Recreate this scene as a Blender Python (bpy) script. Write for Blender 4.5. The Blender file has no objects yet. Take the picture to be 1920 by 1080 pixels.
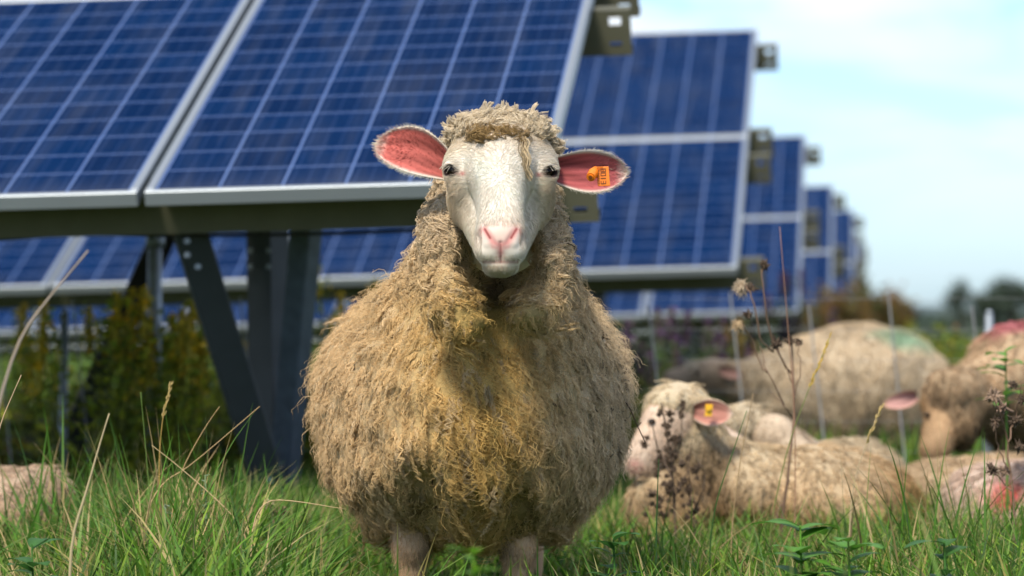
import bpy, math, random
import numpy as np
from mathutils import Vector, Matrix
rng = np.random.default_rng(7); random.seed(7)
SC = bpy.context.scene
COL = SC.collection
F = 7176.0; CH = 0.58; HY = 590.0

def W(px, py, D):
    return np.array([(px-960.0)*D/F, D, CH+(HY-py)*D/F])

def ground_z(y):
    t = np.clip((np.asarray(y, float)-9.0)/25.0, 0, 1)
    return -0.42*(t*t*(3-2*t))

# ---------------------------------------------------------------- materials
def new_mat(name):
    m = bpy.data.materials.new(name); m.use_nodes = True
    nt = m.node_tree; b = nt.nodes['Principled BSDF']
    return m, nt, b
def N(nt, t, **kw):
    n = nt.nodes.new(t)
    for k, v in kw.items(): setattr(n, k, v)
    return n
def L(nt, a, b): nt.links.new(a, b)

def mat_flat(name, col, rough=0.6, metal=0.0, noise=0.15, scale=30, bump=0.0):
    m, nt, b = new_mat(name)
    tc = N(nt, 'ShaderNodeTexCoord'); nz = N(nt, 'ShaderNodeTexNoise')
    nz.inputs['Scale'].default_value = scale; nz.inputs['Detail'].default_value = 4
    L(nt, tc.outputs['Object'], nz.inputs['Vector'])
    mx = N(nt, 'ShaderNodeMix', data_type='RGBA')
    L(nt, nz.outputs['Fac'], mx.inputs[0])
    mx.inputs[6].default_value = (*[c*(1-noise) for c in col], 1)
    mx.inputs[7].default_value = (*[min(1, c*(1+noise)) for c in col], 1)
    L(nt, mx.outputs[2], b.inputs['Base Color'])
    b.inputs['Roughness'].default_value = rough; b.inputs['Metallic'].default_value = metal
    if bump:
        bp = N(nt, 'ShaderNodeBump'); bp.inputs['Strength'].default_value = bump
        bp.inputs['Distance'].default_value = 0.01
        L(nt, nz.outputs['Fac'], bp.inputs['Height']); L(nt, bp.outputs[0], b.inputs['Normal'])
    return m

def mat_attr(name, rough=0.7, trans=0.0, spec=0.3, bump=0.0, bscale=200, sss=0.0, gam=1.0):
    """colour from the per-vertex attribute Col (each strand's or leaf's own colour)"""
    m, nt, b = new_mat(name)
    at = N(nt, 'ShaderNodeAttribute'); at.attribute_name = 'Col'
    L(nt, at.outputs['Color'], b.inputs['Base Color'])
    b.inputs['Roughness'].default_value = rough
    b.inputs['Specular IOR Level'].default_value = spec
    if sss:
        b.inputs['Subsurface Weight'].default_value = sss
        b.inputs['Subsurface Scale'].default_value = 0.01
        b.inputs['Subsurface Radius'].default_value = (1, .3, .2)
    if bump:
        nz = N(nt, 'ShaderNodeTexNoise'); nz.inputs['Scale'].default_value = bscale
        tc = N(nt, 'ShaderNodeTexCoord'); L(nt, tc.outputs['Object'], nz.inputs['Vector'])
        bp = N(nt, 'ShaderNodeBump'); bp.inputs['Strength'].default_value = bump
        bp.inputs['Distance'].default_value = 0.004
        L(nt, nz.outputs['Fac'], bp.inputs['Height']); L(nt, bp.outputs[0], b.inputs['Normal'])
    if trans:
        tr = N(nt, 'ShaderNodeBsdfTranslucent'); gm = N(nt, 'ShaderNodeGamma'); gm.inputs[1].default_value = gam; L(nt, at.outputs['Color'], gm.inputs[0]); L(nt, gm.outputs[0], tr.inputs['Color'])
        ms = N(nt, 'ShaderNodeMixShader'); ms.inputs[0].default_value = trans
        L(nt, b.outputs[0], ms.inputs[1]); L(nt, tr.outputs[0], ms.inputs[2])
        L(nt, ms.outputs[0], nt.nodes['Material Output'].inputs['Surface'])
    return m

M = {}
M['strand'] = mat_attr('wool_strand', 0.75, 0.38, 0.12, gam=0.55)
M['wool'] = mat_attr('wool_under', 0.95, 0, 0.05, 0.8, 120)
M['skin'] = mat_attr('sheep_skin', 0.8, 0.10, 0.12)
M['leaf'] = mat_attr('leaf', 0.55, 0.30, 0.3)
M['stem'] = mat_attr('dry_stem', 0.8, 0.0, 0.1)
M['galv'] = mat_flat('galvanised_steel', (0.28, 0.32, 0.36), 0.5, 0.6, 0.45, 40)
M['steel_dark'] = mat_flat('weathered_steel', (0.05, 0.06, 0.07), 0.6, 0.3, 0.3, 10)
M['galv_dull'] = mat_flat('dull_galvanised', (0.10, 0.13, 0.18), 0.5, 0.4, 0.45, 30)
M['steel_khaki'] = mat_flat('zinc_purlin', (0.12, 0.12, 0.08), 0.55, 0.3, 0.2, 14)
M['alu'] = mat_flat('anodised_aluminium', (0.33, 0.37, 0.40), 0.5, 0.7, 0.06, 8)
M['back'] = mat_flat('white_backsheet', (0.6, 0.6, 0.58), 0.7, 0, 0.05)
M['black'] = mat_flat('black_plastic', (0.02, 0.02, 0.022), 0.5)
M['orange'] = mat_flat('orange_plastic', (0.78, 0.20, 0.01), 0.4, 0, 0.1, 120)
M['print'] = mat_flat('dark_print', (0.22, 0.06, 0.008), 0.6)
M['yellow'] = mat_flat('yellow_plastic', (0.75, 0.42, 0.02), 0.4)
M['wire'] = mat_flat('pale_polywire', (0.28, 0.29, 0.30), 0.6)

def mat_eye():
    m, nt, b = new_mat('sheep_eye')
    tc = N(nt, 'ShaderNodeTexCoord'); mp = N(nt, 'ShaderNodeMapping')
    mp.inputs['Scale'].default_value = (75, 75, 210)
    L(nt, tc.outputs['Object'], mp.inputs['Vector'])
    # object space: eyeball centre at origin, gaze along -Y; slot pupil
    g = N(nt, 'ShaderNodeVectorMath', operation='MULTIPLY'); g.inputs[1].default_value = (1, 0, 1)
    L(nt, mp.outputs[0], g.inputs[0])
    ln = N(nt, 'ShaderNodeVectorMath', operation='LENGTH'); L(nt, g.outputs[0], ln.inputs[0])
    cr = N(nt, 'ShaderNodeValToRGB'); cr.color_ramp.elements[0].position = 0.45
    cr.color_ramp.elements[0].color = (0.002, 0.002, 0.004, 1)
    cr.color_ramp.elements[1].position = 0.7; cr.color_ramp.elements[1].color = (0.010, 0.005, 0.002, 1)
    L(nt, ln.outputs['Value'], cr.inputs[0]); L(nt, cr.outputs[0], b.inputs['Base Color'])
    b.inputs['Roughness'].default_value = 0.2
    b.inputs['Specular IOR Level'].default_value = 0.25
    return m
M['eye'] = mat_eye()

def mat_cells():
    """polycrystalline cells 6 x 12 with bus bars, UV 0..1 over the laminate"""
    m, nt, b = new_mat('solar_cells')
    uv = N(nt, 'ShaderNodeUVMap'); sp = N(nt, 'ShaderNodeSeparateXYZ'); L(nt, uv.outputs[0], sp.inputs[0])
    def mth(op, a, c=None, d=None):
        n = N(nt, 'ShaderNodeMath', operation=op)
        for i, v in enumerate((a, c, d)):
            if v is None: continue
            if isinstance(v, (int, float)): n.inputs[i].default_value = v
            else: L(nt, v, n.inputs[i])
        return n.outputs[0]
    u = mth('MULTIPLY', sp.outputs[0], 6.0); v = mth('MULTIPLY', sp.outputs[1], 12.0)
    def near(x, w):      # 1 near integers
        f = mth('FRACT', mth('ADD', x, 0.5)); dd = mth('ABSOLUTE', mth('SUBTRACT', f, 0.5))
        return mth('LESS_THAN', dd, w)
    gu = near(u, 0.020); gv = near(v, 0.020)
    gap = mth('MAXIMUM', gu, gv)
    bus = near(mth('ADD', mth('MULTIPLY', u, 4.0), 0.5), 0.045)
    # each cell its own blue, plus crystal flakes
    cb = N(nt, 'ShaderNodeCombineXYZ'); L(nt, mth('FLOOR', u), cb.inputs[0]); L(nt, mth('FLOOR', v), cb.inputs[1])
    oi = N(nt, 'ShaderNodeObjectInfo'); L(nt, mth('MULTIPLY', oi.outputs['Random'], 50), cb.inputs[2])
    wn = N(nt, 'ShaderNodeTexWhiteNoise'); L(nt, cb.outputs[0], wn.inputs['Vector'])
    tc = N(nt, 'ShaderNodeTexCoord')
    vo = N(nt, 'ShaderNodeTexVoronoi'); vo.inputs['Scale'].default_value = 70; L(nt, tc.outputs['Object'], vo.inputs['Vector'])
    fac = mth('ADD', mth('MULTIPLY', wn.outputs['Value'], 0.6), mth('MULTIPLY', vo.outputs['Distance'], 0.5))
    mx = N(nt, 'ShaderNodeMix', data_type='RGBA'); L(nt, fac, mx.inputs[0])
    mx.inputs[6].default_value = (0.0003, 0.0080, 0.038, 1); mx.inputs[7].default_value = (0.0004, 0.0160, 0.068, 1)
    m1 = N(nt, 'ShaderNodeMix', data_type='RGBA'); L(nt, mth('MULTIPLY', bus, 0.22), m1.inputs[0]); L(nt, mx.outputs[2], m1.inputs[6])
    m1.inputs[7].default_value = (0.05, 0.09, 0.22, 1)
    m2 = N(nt, 'ShaderNodeMix', data_type='RGBA'); L(nt, gap, m2.inputs[0]); L(nt, m1.outputs[2], m2.inputs[6])
    m2.inputs[7].default_value = (0.085, 0.14, 0.30, 1)
    # thin dust film, heavier in streaks and along the low edge of the glass
    mpd = N(nt, 'ShaderNodeMapping'); mpd.inputs['Scale'].default_value = (9, 0.9, 1); L(nt, tc.outputs['Object'], mpd.inputs['Vector'])
    nd = N(nt, 'ShaderNodeTexNoise'); nd.inputs['Scale'].default_value = 2.0; nd.inputs['Detail'].default_value = 6; L(nt, mpd.outputs[0], nd.inputs['Vector'])
    dr = N(nt, 'ShaderNodeMapRange'); dr.inputs[1].default_value = 0.45; dr.inputs[2].default_value = 0.8; dr.inputs[3].default_value = 0.0; dr.inputs[4].default_value = 0.10; L(nt, nd.outputs['Fac'], dr.inputs[0])
    lo_ = mth('MULTIPLY', mth('POWER', mth('SUBTRACT', 1.0, mth('MINIMUM', mth('MAXIMUM', sp.outputs[1], 0.0), 1.0)), 30.0), 0.10)
    m3 = N(nt, 'ShaderNodeMix', data_type='RGBA'); L(nt, mth('ADD', dr.outputs[0], lo_), m3.inputs[0]); L(nt, m2.outputs[2], m3.inputs[6]); m3.inputs[7].default_value = (0.20, 0.22, 0.24, 1)
    L(nt, m3.outputs[2], b.inputs['Base Color'])
    b.inputs['Roughness'].default_value = 0.45
    b.inputs['Specular IOR Level'].default_value = 0.0
    b.inputs['Coat Weight'].default_value = 0.09; b.inputs['Coat Roughness'].default_value = 0.10
    b.inputs['Coat IOR'].default_value = 1.3
    return m
M['cells'] = mat_cells()

# ---------------------------------------------------------------- mesh helpers
def np_mesh(name, verts, faces, mat, parent=None, col=None, smooth=True, uv=None):
    verts = np.asarray(verts, np.float32); faces = np.asarray(faces, np.int32)
    me = bpy.data.meshes.new(name); n = faces.shape[1]
    me.vertices.add(len(verts)); me.vertices.foreach_set('co', verts.ravel())
    me.loops.add(faces.size); me.loops.foreach_set('vertex_index', faces.ravel())
    me.polygons.add(len(faces))
    me.polygons.foreach_set('loop_start', np.arange(0, faces.size, n, dtype=np.int32))
    try: me.polygons.foreach_set('loop_total', np.full(len(faces), n, dtype=np.int32))
    except Exception: pass
    me.update(calc_edges=True)
    if smooth: me.polygons.foreach_set('use_smooth', np.ones(len(faces), bool))
    if col is not None:
        c = np.ones((len(verts), 4), np.float32); c[:, :3] = col
        a = me.color_attributes.new('Col', 'FLOAT_COLOR', 'POINT'); a.data.foreach_set('color', c.ravel())
    if uv is not None:
        l = me.uv_layers.new(name='UVMap'); l.data.foreach_set('uv', np.asarray(uv, np.float32)[faces.ravel()].ravel())
    me.materials.append(mat)
    me.validate()
    o = bpy.data.objects.new(name, me); COL.objects.link(o)
    if parent is not None: o.parent = parent
    return o

class MB:
    def __init__(s): s.v = []; s.f = []; s.n = 0; s.c = []
    def add(s, v, f, c=None):
        v = np.asarray(v, float); s.v.append(v); s.f.append(np.asarray(f, int)+s.n); s.n += len(v)
        s.c.append(np.tile(np.asarray(c if c is not None else (0.5, 0.5, 0.5), float), (len(v), 1)) if np.ndim(c) < 2 else c)
    def box(s, o, ex, ey, ez, c=None):
        o, ex, ey, ez = map(lambda a: np.asarray(a, float), (o, ex, ey, ez))
        v = [o+i*ex+j*ey+k*ez for k in (0, 1) for j in (0, 1) for i in (0, 1)]
        s.add(v, [(0, 2, 3, 1), (4, 5, 7, 6), (0, 1, 5, 4), (2, 6, 7, 3), (0, 4, 6, 2), (1, 3, 7, 5)], c)
    def tube(s, pts, rad, k=6, c=None):
        pts = np.asarray(pts, float); n = len(pts); rad = np.broadcast_to(rad, (n,))
        T = np.gradient(pts, axis=0); T /= np.linalg.norm(T, axis=1)[:, None]+1e-9
        ref = np.array([0.31, 0.17, 0.93]) if abs(T[0][2]) < .9 else np.array([1, 0.1, 0.0])
        A = np.cross(T, ref); A /= np.linalg.norm(A, axis=1)[:, None]+1e-9; B = np.cross(T, A)
        th = np.arange(k)*2*math.pi/k
        V = pts[:, None]+rad[:, None, None]*(np.cos(th)[None, :, None]*A[:, None]+np.sin(th)[None, :, None]*B[:, None])
        V = V.reshape(-1, 3); f = []
        for i in range(n-1):
            for j in range(k): f.append((i*k+j, i*k+(j+1) % k, (i+1)*k+(j+1) % k, (i+1)*k+j))
        V = np.vstack([V, pts[:1], pts[-1:]]); a = n*k
        for j in range(k):
            f.append((a, (j+1) % k, j, a)); f.append((a+1, (n-1)*k+j, (n-1)*k+(j+1) % k, a+1))
        s.add(V, f, c)
    def build(s, name, mat, parent=None, smooth=False, col=False):
        v = np.vstack(s.v); f = np.vstack(s.f); me = bpy.data.meshes.new(name)
        me.from_pydata(v.tolist(), [], [tuple(dict.fromkeys(q)) for q in f.tolist()])
        if smooth: me.polygons.foreach_set('use_smooth', np.ones(len(me.polygons), bool))
        if col:
            c = np.ones((len(v), 4), np.float32); c[:, :3] = np.vstack(s.c)
            a = me.color_attributes.new('Col', 'FLOAT_COLOR', 'POINT'); a.data.foreach_set('color', c.ravel())
        me.materials.append(mat); me.update()
        o = bpy.data.objects.new(name, me); COL.objects.link(o)
        if parent is not None: o.parent = parent
        return o

def tag(o, label=None, cat=None, group=None, kind=None):
    if label: o['label'] = label
    if cat: o['category'] = cat
    if group: o['group'] = group
    if kind: o['kind'] = kind
    return o
def empty(name, loc=(0, 0, 0)):
    o = bpy.data.objects.new(name, None); COL.objects.link(o); o.location = tuple(float(a) for a in loc)
    o.empty_display_size = 0.1; return o
def copy_tree(o, parent=None):
    c = o.copy(); COL.objects.link(c); c.parent = parent
    for ch in list(o.children): copy_tree(ch, c)
    return c

# ---------------------------------------------------------------- SDF + surface nets
def sd_ell(P, c, r):
    q = P-np.asarray(c, np.float32); r = np.asarray(r, np.float32)
    k0 = np.sqrt(((q/r)**2).sum(-1)); k1 = np.sqrt(((q/r**2)**2).sum(-1))+1e-9
    return k0*(k0-1)/k1
def sd_cap(P, a, b, ra, rb):
    a = np.asarray(a, np.float32); b = np.asarray(b, np.float32); d = b-a
    t = np.clip(((P-a)@d)/(d@d+1e-12), 0, 1)
    return np.sqrt((((P-a)-t[..., None]*d)**2).sum(-1))-(ra+(rb-ra)*t)
def smin(a, b, k):
    h = np.clip(0.5+0.5*(b-a)/k, 0, 1); return b+(a-b)*h-k*h*(1-h)
def smax(a, b, k): return -smin(-a, -b, k)

def surface_nets(fn, lo, hi, h):
    lo = np.asarray(lo, float); hi = np.asarray(hi, float)
    n = np.maximum(2, np.ceil((hi-lo)/h).astype(int)+1)
    ax = [(lo[i]+h*np.arange(n[i])).astype(np.float32) for i in range(3)]
    S = np.empty(n, np.float32)
    step = max(1, int(1.5e6//(n[1]*n[2])))
    for i in range(0, n[0], step):
        P = np.stack(np.meshgrid(ax[0][i:i+step], ax[1], ax[2], indexing='ij'), -1)
        S[i:i+step] = fn(P)
    I = S < 0
    m = n-1
    cnt = np.zeros(m, np.int8)
    for dx in (0, 1):
        for dy in (0, 1):
            for dz in (0, 1):
                cnt += I[dx:dx+m[0], dy:dy+m[1], dz:dz+m[2]]
    act = (cnt > 0) & (cnt < 8)
    idx = np.argwhere(act); ids = -np.ones(m, np.int64); ids[act] = np.arange(len(idx))
    acc = np.zeros((len(idx), 3)); c = np.zeros(len(idx))
    cor = [(a, b, d) for a in (0, 1) for b in (0, 1) for d in (0, 1)]
    for p in cor:
        for axn in range(3):
            if p[axn]: continue
            q = list(p); q[axn] = 1
            s0 = S[idx[:, 0]+p[0], idx[:, 1]+p[1], idx[:, 2]+p[2]]
            s1 = S[idx[:, 0]+q[0], idx[:, 1]+q[1], idx[:, 2]+q[2]]
            cr = (s0 < 0) != (s1 < 0)
            t = np.where(cr, s0/(s0-s1+1e-12), 0)
            pos = np.tile(np.asarray(p, float), (len(idx), 1)); pos[:, axn] += t
            acc[cr] += pos[cr]; c[cr] += 1
    V = lo+h*(idx+acc/np.maximum(c, 1)[:, None])
    Fc = []
    for axn in range(3):
        a, b = [(1, 2), (2, 0), (0, 1)][axn]
        sl0 = [slice(1, m[i]) for i in range(3)]; sl0[axn] = slice(0, m[axn])
        sl1 = list(sl0); sl1[axn] = slice(1, m[axn]+1)
        A = I[tuple(sl0)]; B = I[tuple(sl1)]
        e = np.argwhere(A != B)
        if not len(e): continue
        flip = A[e[:, 0], e[:, 1], e[:, 2]]
        off = np.array([1, 1, 1]); off[axn] = 0; e = e+off
        ua = np.zeros(3, int); ua[a] = 1; ub = np.zeros(3, int); ub[b] = 1
        g = lambda d: ids[e[:, 0]-d[0], e[:, 1]-d[1], e[:, 2]-d[2]]
        q = np.stack([g(ua+ub), g(ub), g(ua*0), g(ua)], 1)
        q[~flip] = q[~flip][:, ::-1]
        Fc.append(q)
    return V, np.vstack(Fc)

def vnormals(V, Fq):
    n = np.cross(V[Fq[:, 2]]-V[Fq[:, 0]], V[Fq[:, 3]]-V[Fq[:, 1]])
    out = np.zeros_like(V)
    for i in range(4): np.add.at(out, Fq[:, i], n)
    return out/(np.linalg.norm(out, axis=1)[:, None]+1e-12)
def sample(V, Fq, n, wfn=None):
    Nn = vnormals(V, Fq)
    ar = 0.5*np.linalg.norm(np.cross(V[Fq[:, 2]]-V[Fq[:, 0]], V[Fq[:, 3]]-V[Fq[:, 1]]), axis=1)
    if wfn is not None: ar = ar*wfn(V[Fq].mean(1), Nn[Fq[:, 0]])
    f = rng.choice(len(Fq), n, p=ar/ar.sum()); a = rng.random(n)[:, None]; b = rng.random(n)[:, None]
    q = V[Fq[f]]
    P = (q[:, 0]*(1-a)+q[:, 1]*a)*(1-b)+(q[:, 3]*(1-a)+q[:, 2]*a)*b
    return P, Nn[Fq[f, 0]]

def noise3(P, s, seed=0):
    """cheap smooth value noise -1..1"""
    r = np.random.default_rng(seed); o = 0
    for i in range(5):
        k = r.normal(size=3); k = k/np.linalg.norm(k)*s*(0.7+0.25*i); ph = r.random()*6.28
        o = o+np.sin(P@k+ph+1.5*np.sin(P@(k[[2, 0, 1]]*0.8)+ph*2))
    return o/3.2

def strands(paths, rad, col, k=3):
    """paths (N,K,3), rad (N,K), col (N,3) or (N,K,3) -> verts, quads, colours; tapered tubes"""
    Nn, K, _ = paths.shape
    T = np.gradient(paths, axis=1); T /= np.linalg.norm(T, axis=2)[..., None]+1e-9
    ref = rng.normal(size=(Nn, 1, 3)); A = np.cross(T, ref); A /= np.linalg.norm(A, axis=2)[..., None]+1e-9
    B = np.cross(T, A)
    th = np.arange(k)*2*math.pi/k
    V = paths[:, :, None]+rad[:, :, None, None]*(np.cos(th)[:, None]*A[:, :, None]+np.sin(th)[:, None]*B[:, :, None])
    V = V.reshape(-1, 3)
    i = np.arange(Nn)[:, None, None]*K*k; j = np.arange(K-1)[None, :, None]*k; l = np.arange(k)[None, None, :]; l2 = (l+1) % k
    Fq = np.stack([i+j+l, i+j+l2, i+j+k+l2, i+j+k+l], -1).reshape(-1, 4)
    if col.ndim == 2: col = np.repeat(col[:, None], K, 1)
    C = np.repeat(col[:, :, None], k, 2).reshape(-1, 3)
    return V, Fq, C

# ================================================================ SOLAR TABLES
TAU = math.radians(19.3); PSI = math.atan(0.0969); RHO = math.radians(1.5)
MW, ML, PX, PY = 0.992, 1.965, 1.010, 1.985

def module_meshes():
    fr = MB(); w = 0.021; t = 0.038
    fr.box((0, 0, -t), (MW, 0, 0), (0, w, 0), (0, 0, t)); fr.box((0, ML-w, -t), (MW, 0, 0), (0, w, 0), (0, 0, t))
    fr.box((0, w, -t), (w, 0, 0), (0, ML-2*w, 0), (0, 0, t)); fr.box((MW-w, w, -t), (w, 0, 0), (0, ML-2*w, 0), (0, 0, t))
    v = [(w, w, -.004), (MW-w, w, -.004), (MW-w, ML-w, -.004), (w, ML-w, -.004), (w, w, -.009), (MW-w, w, -.009), (MW-w, ML-w, -.009), (w, ML-w, -.009)]
    f = [(0, 1, 2, 3), (7, 6, 5, 4)]
    m = 0.004
    uv = [(-m, -m), (1+m, -m), (1+m, 1+m), (-m, 1+m)]*2
    return fr, v, f, uv

def proto_panel():
    fr, v, f, uv = module_meshes()
    p = np_mesh('solar_panel', v, f, M['cells'], None, smooth=False, uv=uv)
    p.data.materials.append(M['back']); p.data.polygons[1].material_index = 1
    q = fr.build('panel_frame', M['alu'], p)
    bv = q.modifiers.new('bevel', 'BEVEL'); bv.width = 0.002; bv.segments = 1
    return p
PROTO = proto_panel()
PROTO_USED = [False]
RT = Matrix.Rotation(-RHO, 4, 'Y') @ Matrix.Rotation(TAU, 4, 'X')
RTn = np.array(RT)[:3, :3]

def to_local(table_loc, P):
    P = np.asarray(P, float)-np.asarray(table_loc); c, s = math.cos(PSI), math.sin(PSI)
    return np.stack([c*P[..., 0]-s*P[..., 1], s*P[..., 0]+c*P[..., 1], P[..., 2]], -1)

def purlin(npan, s, root, hx=0.09):
    mb = MB(); h = 0.135; z0 = -0.040; x0 = -npan*PX-hx; d = 0.003; fl = 0.045
    def bx(xa, xb, ya, yb, za, zb):
        o = RTn@np.array([xa, ya, za]); mb.box(o, RTn@np.array([xb-xa, 0, 0]), RTn@np.array([0, yb-ya, 0]), RTn@np.array([0, 0, zb-za]))
    bx(x0, 0.0, s, s+d, z0-h, z0)
    # end of the web with its two punched holes
    a, b = 0.028, 0.062
    bx(0, a, s, s+d, z0-h, z0); bx(b, hx, s, s+d, z0-h, z0)
    bx(a, b, s, s+d, z0-0.02, z0); bx(a, b, s, s+d, z0-0.095, z0-0.045); bx(a, b, s, s+d, z0-h, z0-0.11)
    bx(x0, hx, s+d, s+fl, z0-d, z0); bx(x0, hx, s+d, s+fl, z0-h, z0-h+d)
    bx(x0, hx, s+fl, s+fl+d, z0-0.02, z0); bx(x0, hx, s+fl, s+fl+d, z0-h, z0-h+0.02)
    return mb.build('purlin', M['steel_khaki'], root)

def square_bar(mb, a, b, w, d, side):
    a = np.asarray(a, float); b = np.asarray(b, float); t = b-a; t /= np.linalg.norm(t)
    sx = np.asarray(side, float); sx = sx-t*(sx@t); sx /= np.linalg.norm(sx); sy = np.cross(t, sx)
    mb.box(a-sx*w/2-sy*d/2, sx*w, sy*d, b-a)

def solar_table(loc, npan, label, posts=True):
    root = empty('solar_table', loc); root.rotation_euler = (0, 0, -PSI)
    tag(root, label, 'solar table', 'rows of solar panels on steel tables')
    for i in range(npan):
        for j in range(2):
            if not PROTO_USED[0]: p = PROTO; p.parent = root; PROTO_USED[0] = True
            else: p = copy_tree(PROTO, root)
            p.matrix_local = RT @ Matrix.Translation((-(i+1)*PX+(PX-MW)*0.0, j*PY, 0))
    for s in (0.20, 1.76, 2.19, 3.74): purlin(npan, s, root)
    # dark junction clips at the free end
    if posts:
        gz = lambda x, y: None
        n = max(1, int(npan*PX//3.0)); 
        for k in range(n):
            x = -0.8-3.03*k
            if x < -npan*PX: break
            supp(root, loc, x)
    return root

def supp(root, loc, x):
    def R3(s, z): return RTn@np.array([x, s, z])
    mb = MB(); square_bar(mb, R3(0.1, -0.235), R3(3.85, -0.235), 0.07, 0.10, (1, 0, 0)); mb.build('rafter', M['steel_dark'], root)
    D = loc[1]
    top = R3(1.15, -0.285); base = np.array([x, 1.05, float(ground_z(D+1))-loc[2]-0.3])
    mb = MB(); w = 0.11
    mb.box((x-w/2, 1.0, base[2]), (w, 0, 0), (0, 0.006, 0), (0, 0, top[2]-base[2])); mb.box((x-w/2, 1.006, base[2]), (0.006, 0, 0), (0, 0.09, 0), (0, 0, top[2]-base[2]))
    mb.box((x+w/2-.006, 1.006, base[2]), (0.006, 0, 0), (0, 0.09, 0), (0, 0, top[2]-base[2])); mb.build('post', M['galv'], root)
    mb = MB(); square_bar(mb, (x-0.6, 0.55, R3(0.55, -0.2)[2]), (x, 1.04, base[2]+0.45), 0.07, 0.07, (1, 0, 0)); mb.build('brace', M['steel_dark'], root)
    mb = MB(); square_bar(mb, R3(3.0, -0.285)+np.array([0.05, 0, 0]), (x+0.05, 1.15, base[2]+0.5), 0.07, 0.07, (1, 0, 0)); mb.build('brace', M['steel_dark'], root)

# x of bottom right corner, depth, height of edge relative to the eye
T = [(0.101, 9.30, 0.328, 4), (0.989, 16.5, 0.207, 7), (1.868, 24.6, 0.027, 8), (2.71, 32.2, -0.087, 8), (3.67, 40.8, -0.08, 8),
     (4.40, 48.8, -0.10, 6), (5.20, 56.8, -0.12, 6), (5.95, 64.8, -0.14, 6), (6.65, 72.6, -0.15, 6), (7.4, 81.0, -0.16, 6)]
TL = ['nearest solar table, its big tilted blue panels filling the upper left behind the sheep',
      'second solar table, whose two panels and cross seam show right of the sheep ear',
      'third solar table back, half hidden by the second one beside the sky',
      'fourth solar table back, a narrow blue strip above the brown bushes',
      'fifth solar table back, a thin blurred strip next to the fourth',
      'sixth solar table back, blurred sliver in the receding line',
      'seventh solar table back, blurred sliver in the receding line',
      'eighth solar table back, faint sliver near the low end of the line',
      'ninth solar table back, tiny sliver before the very last',
      'farthest solar table, last and lowest tip of the receding line']
for (x, y, z, n), lab in zip(T, TL):
    if y < 10:
        t1 = solar_table((x, y, CH+z), n, lab, posts=False)
    else:
        solar_table((x, y, CH+z), n, lab)

# support frame of the nearest table: post, two braces, galvanised pipe and a dark strut
t1loc = np.array((T[0][0], T[0][1], CH+T[0][2]))
def bar_px(name, a, b, w, d, mat, side=(1, 0, 0)):
    mb = MB(); square_bar(mb, to_local(t1loc, a), to_local(t1loc, b), w, d, side); o = mb.build(name, mat, t1)
    bv = o.modifiers.new('bevel', 'BEVEL'); bv.width = 0.006; bv.segments = 2; return o
def channel_px(name, a, b, w, d, mat):
    a = to_local(t1loc, a); b = to_local(t1loc, b); mb = MB(); e = b-a; c = math.cos(0.5); s = math.sin(0.5)
    ux = np.array([c, -s, 0]); uy = np.array([s, c, 0])
    mb.box(a-ux*w/2, ux*w, uy*0.005, e); mb.box(a-ux*w/2+uy*.005, ux*.005, uy*d, e); mb.box(a+ux*(w/2-.005)+uy*.005, ux*.005, uy*d, e)
    mb.box(a+ux*(w/2-.03)+uy*(d+.005), ux*.03, uy*.005, e)
    return mb.build(name, mat, t1)
channel_px('post', W(484, 405, 10.30), W(492, 1040, 10.30), 0.082, 0.07, M['steel_dark'])
bar_px('brace', W(345, 400, 9.72), W(528, 985, 10.24), 0.085, 0.06, M['steel_dark'], (1, 0.5, 0))
bar_px('brace', W(578, 385, 10.0), W(524, 1000, 10.42), 0.062, 0.07, M['galv_dull'], (1, -0.5, 0))
bar_px('strut', W(318, 415, 10.95), W(120, 860, 11.4), 0.075, 0.02, M['black'])
mb = MB(); pa = to_local(t1loc, W(291, 300, 10.9)); pb = to_local(t1loc, W(288, 1020, 10.9)); pc_ = to_local(t1loc, W(291, 442, 10.9))
mb.tube([pa, pb], 0.0205, 14); mb.tube([pc_, pc_-[0, 0, .032]], 0.0275, 14); mb.build('pipe', M['galv'], t1, smooth=True)
mb = MB(); cbl = []
for i in range(41):
    u = i/40; cbl.append(RTn@np.array([0.05-3.9*u, 0.27, -0.19-0.018*abs(math.sin(u*9.4))]))
mb.tube(cbl, 0.005, 6); mb.build('cable', M['black'], t1, smooth=True)
for (bx_, by_, bd_) in ((352, 452, 9.66), (372, 500, 9.70), (352, 478, 9.68), (508, 900, 10.13), (520, 872, 10.13), (470, 470, 10.29), (505, 470, 10.29), (470, 500, 10.29), (505, 500, 10.29)):
    mb = MB(); c_ = to_local(t1loc, W(bx_, by_, bd_)); mb.tube([c_, c_-np.array([0, 0.012, 0])], 0.008, 6); mb.build('bolt', M['galv'], t1)
for xx in (-0.9, -3.6):
    mb = MB(); square_bar(mb, RTn@np.array([xx, 1.1, -0.235]), RTn@np.array([xx, 3.85, -0.235]), 0.07, 0.10, (1, 0, 0)); mb.build('rafter', M['steel_dark'], t1)

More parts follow.
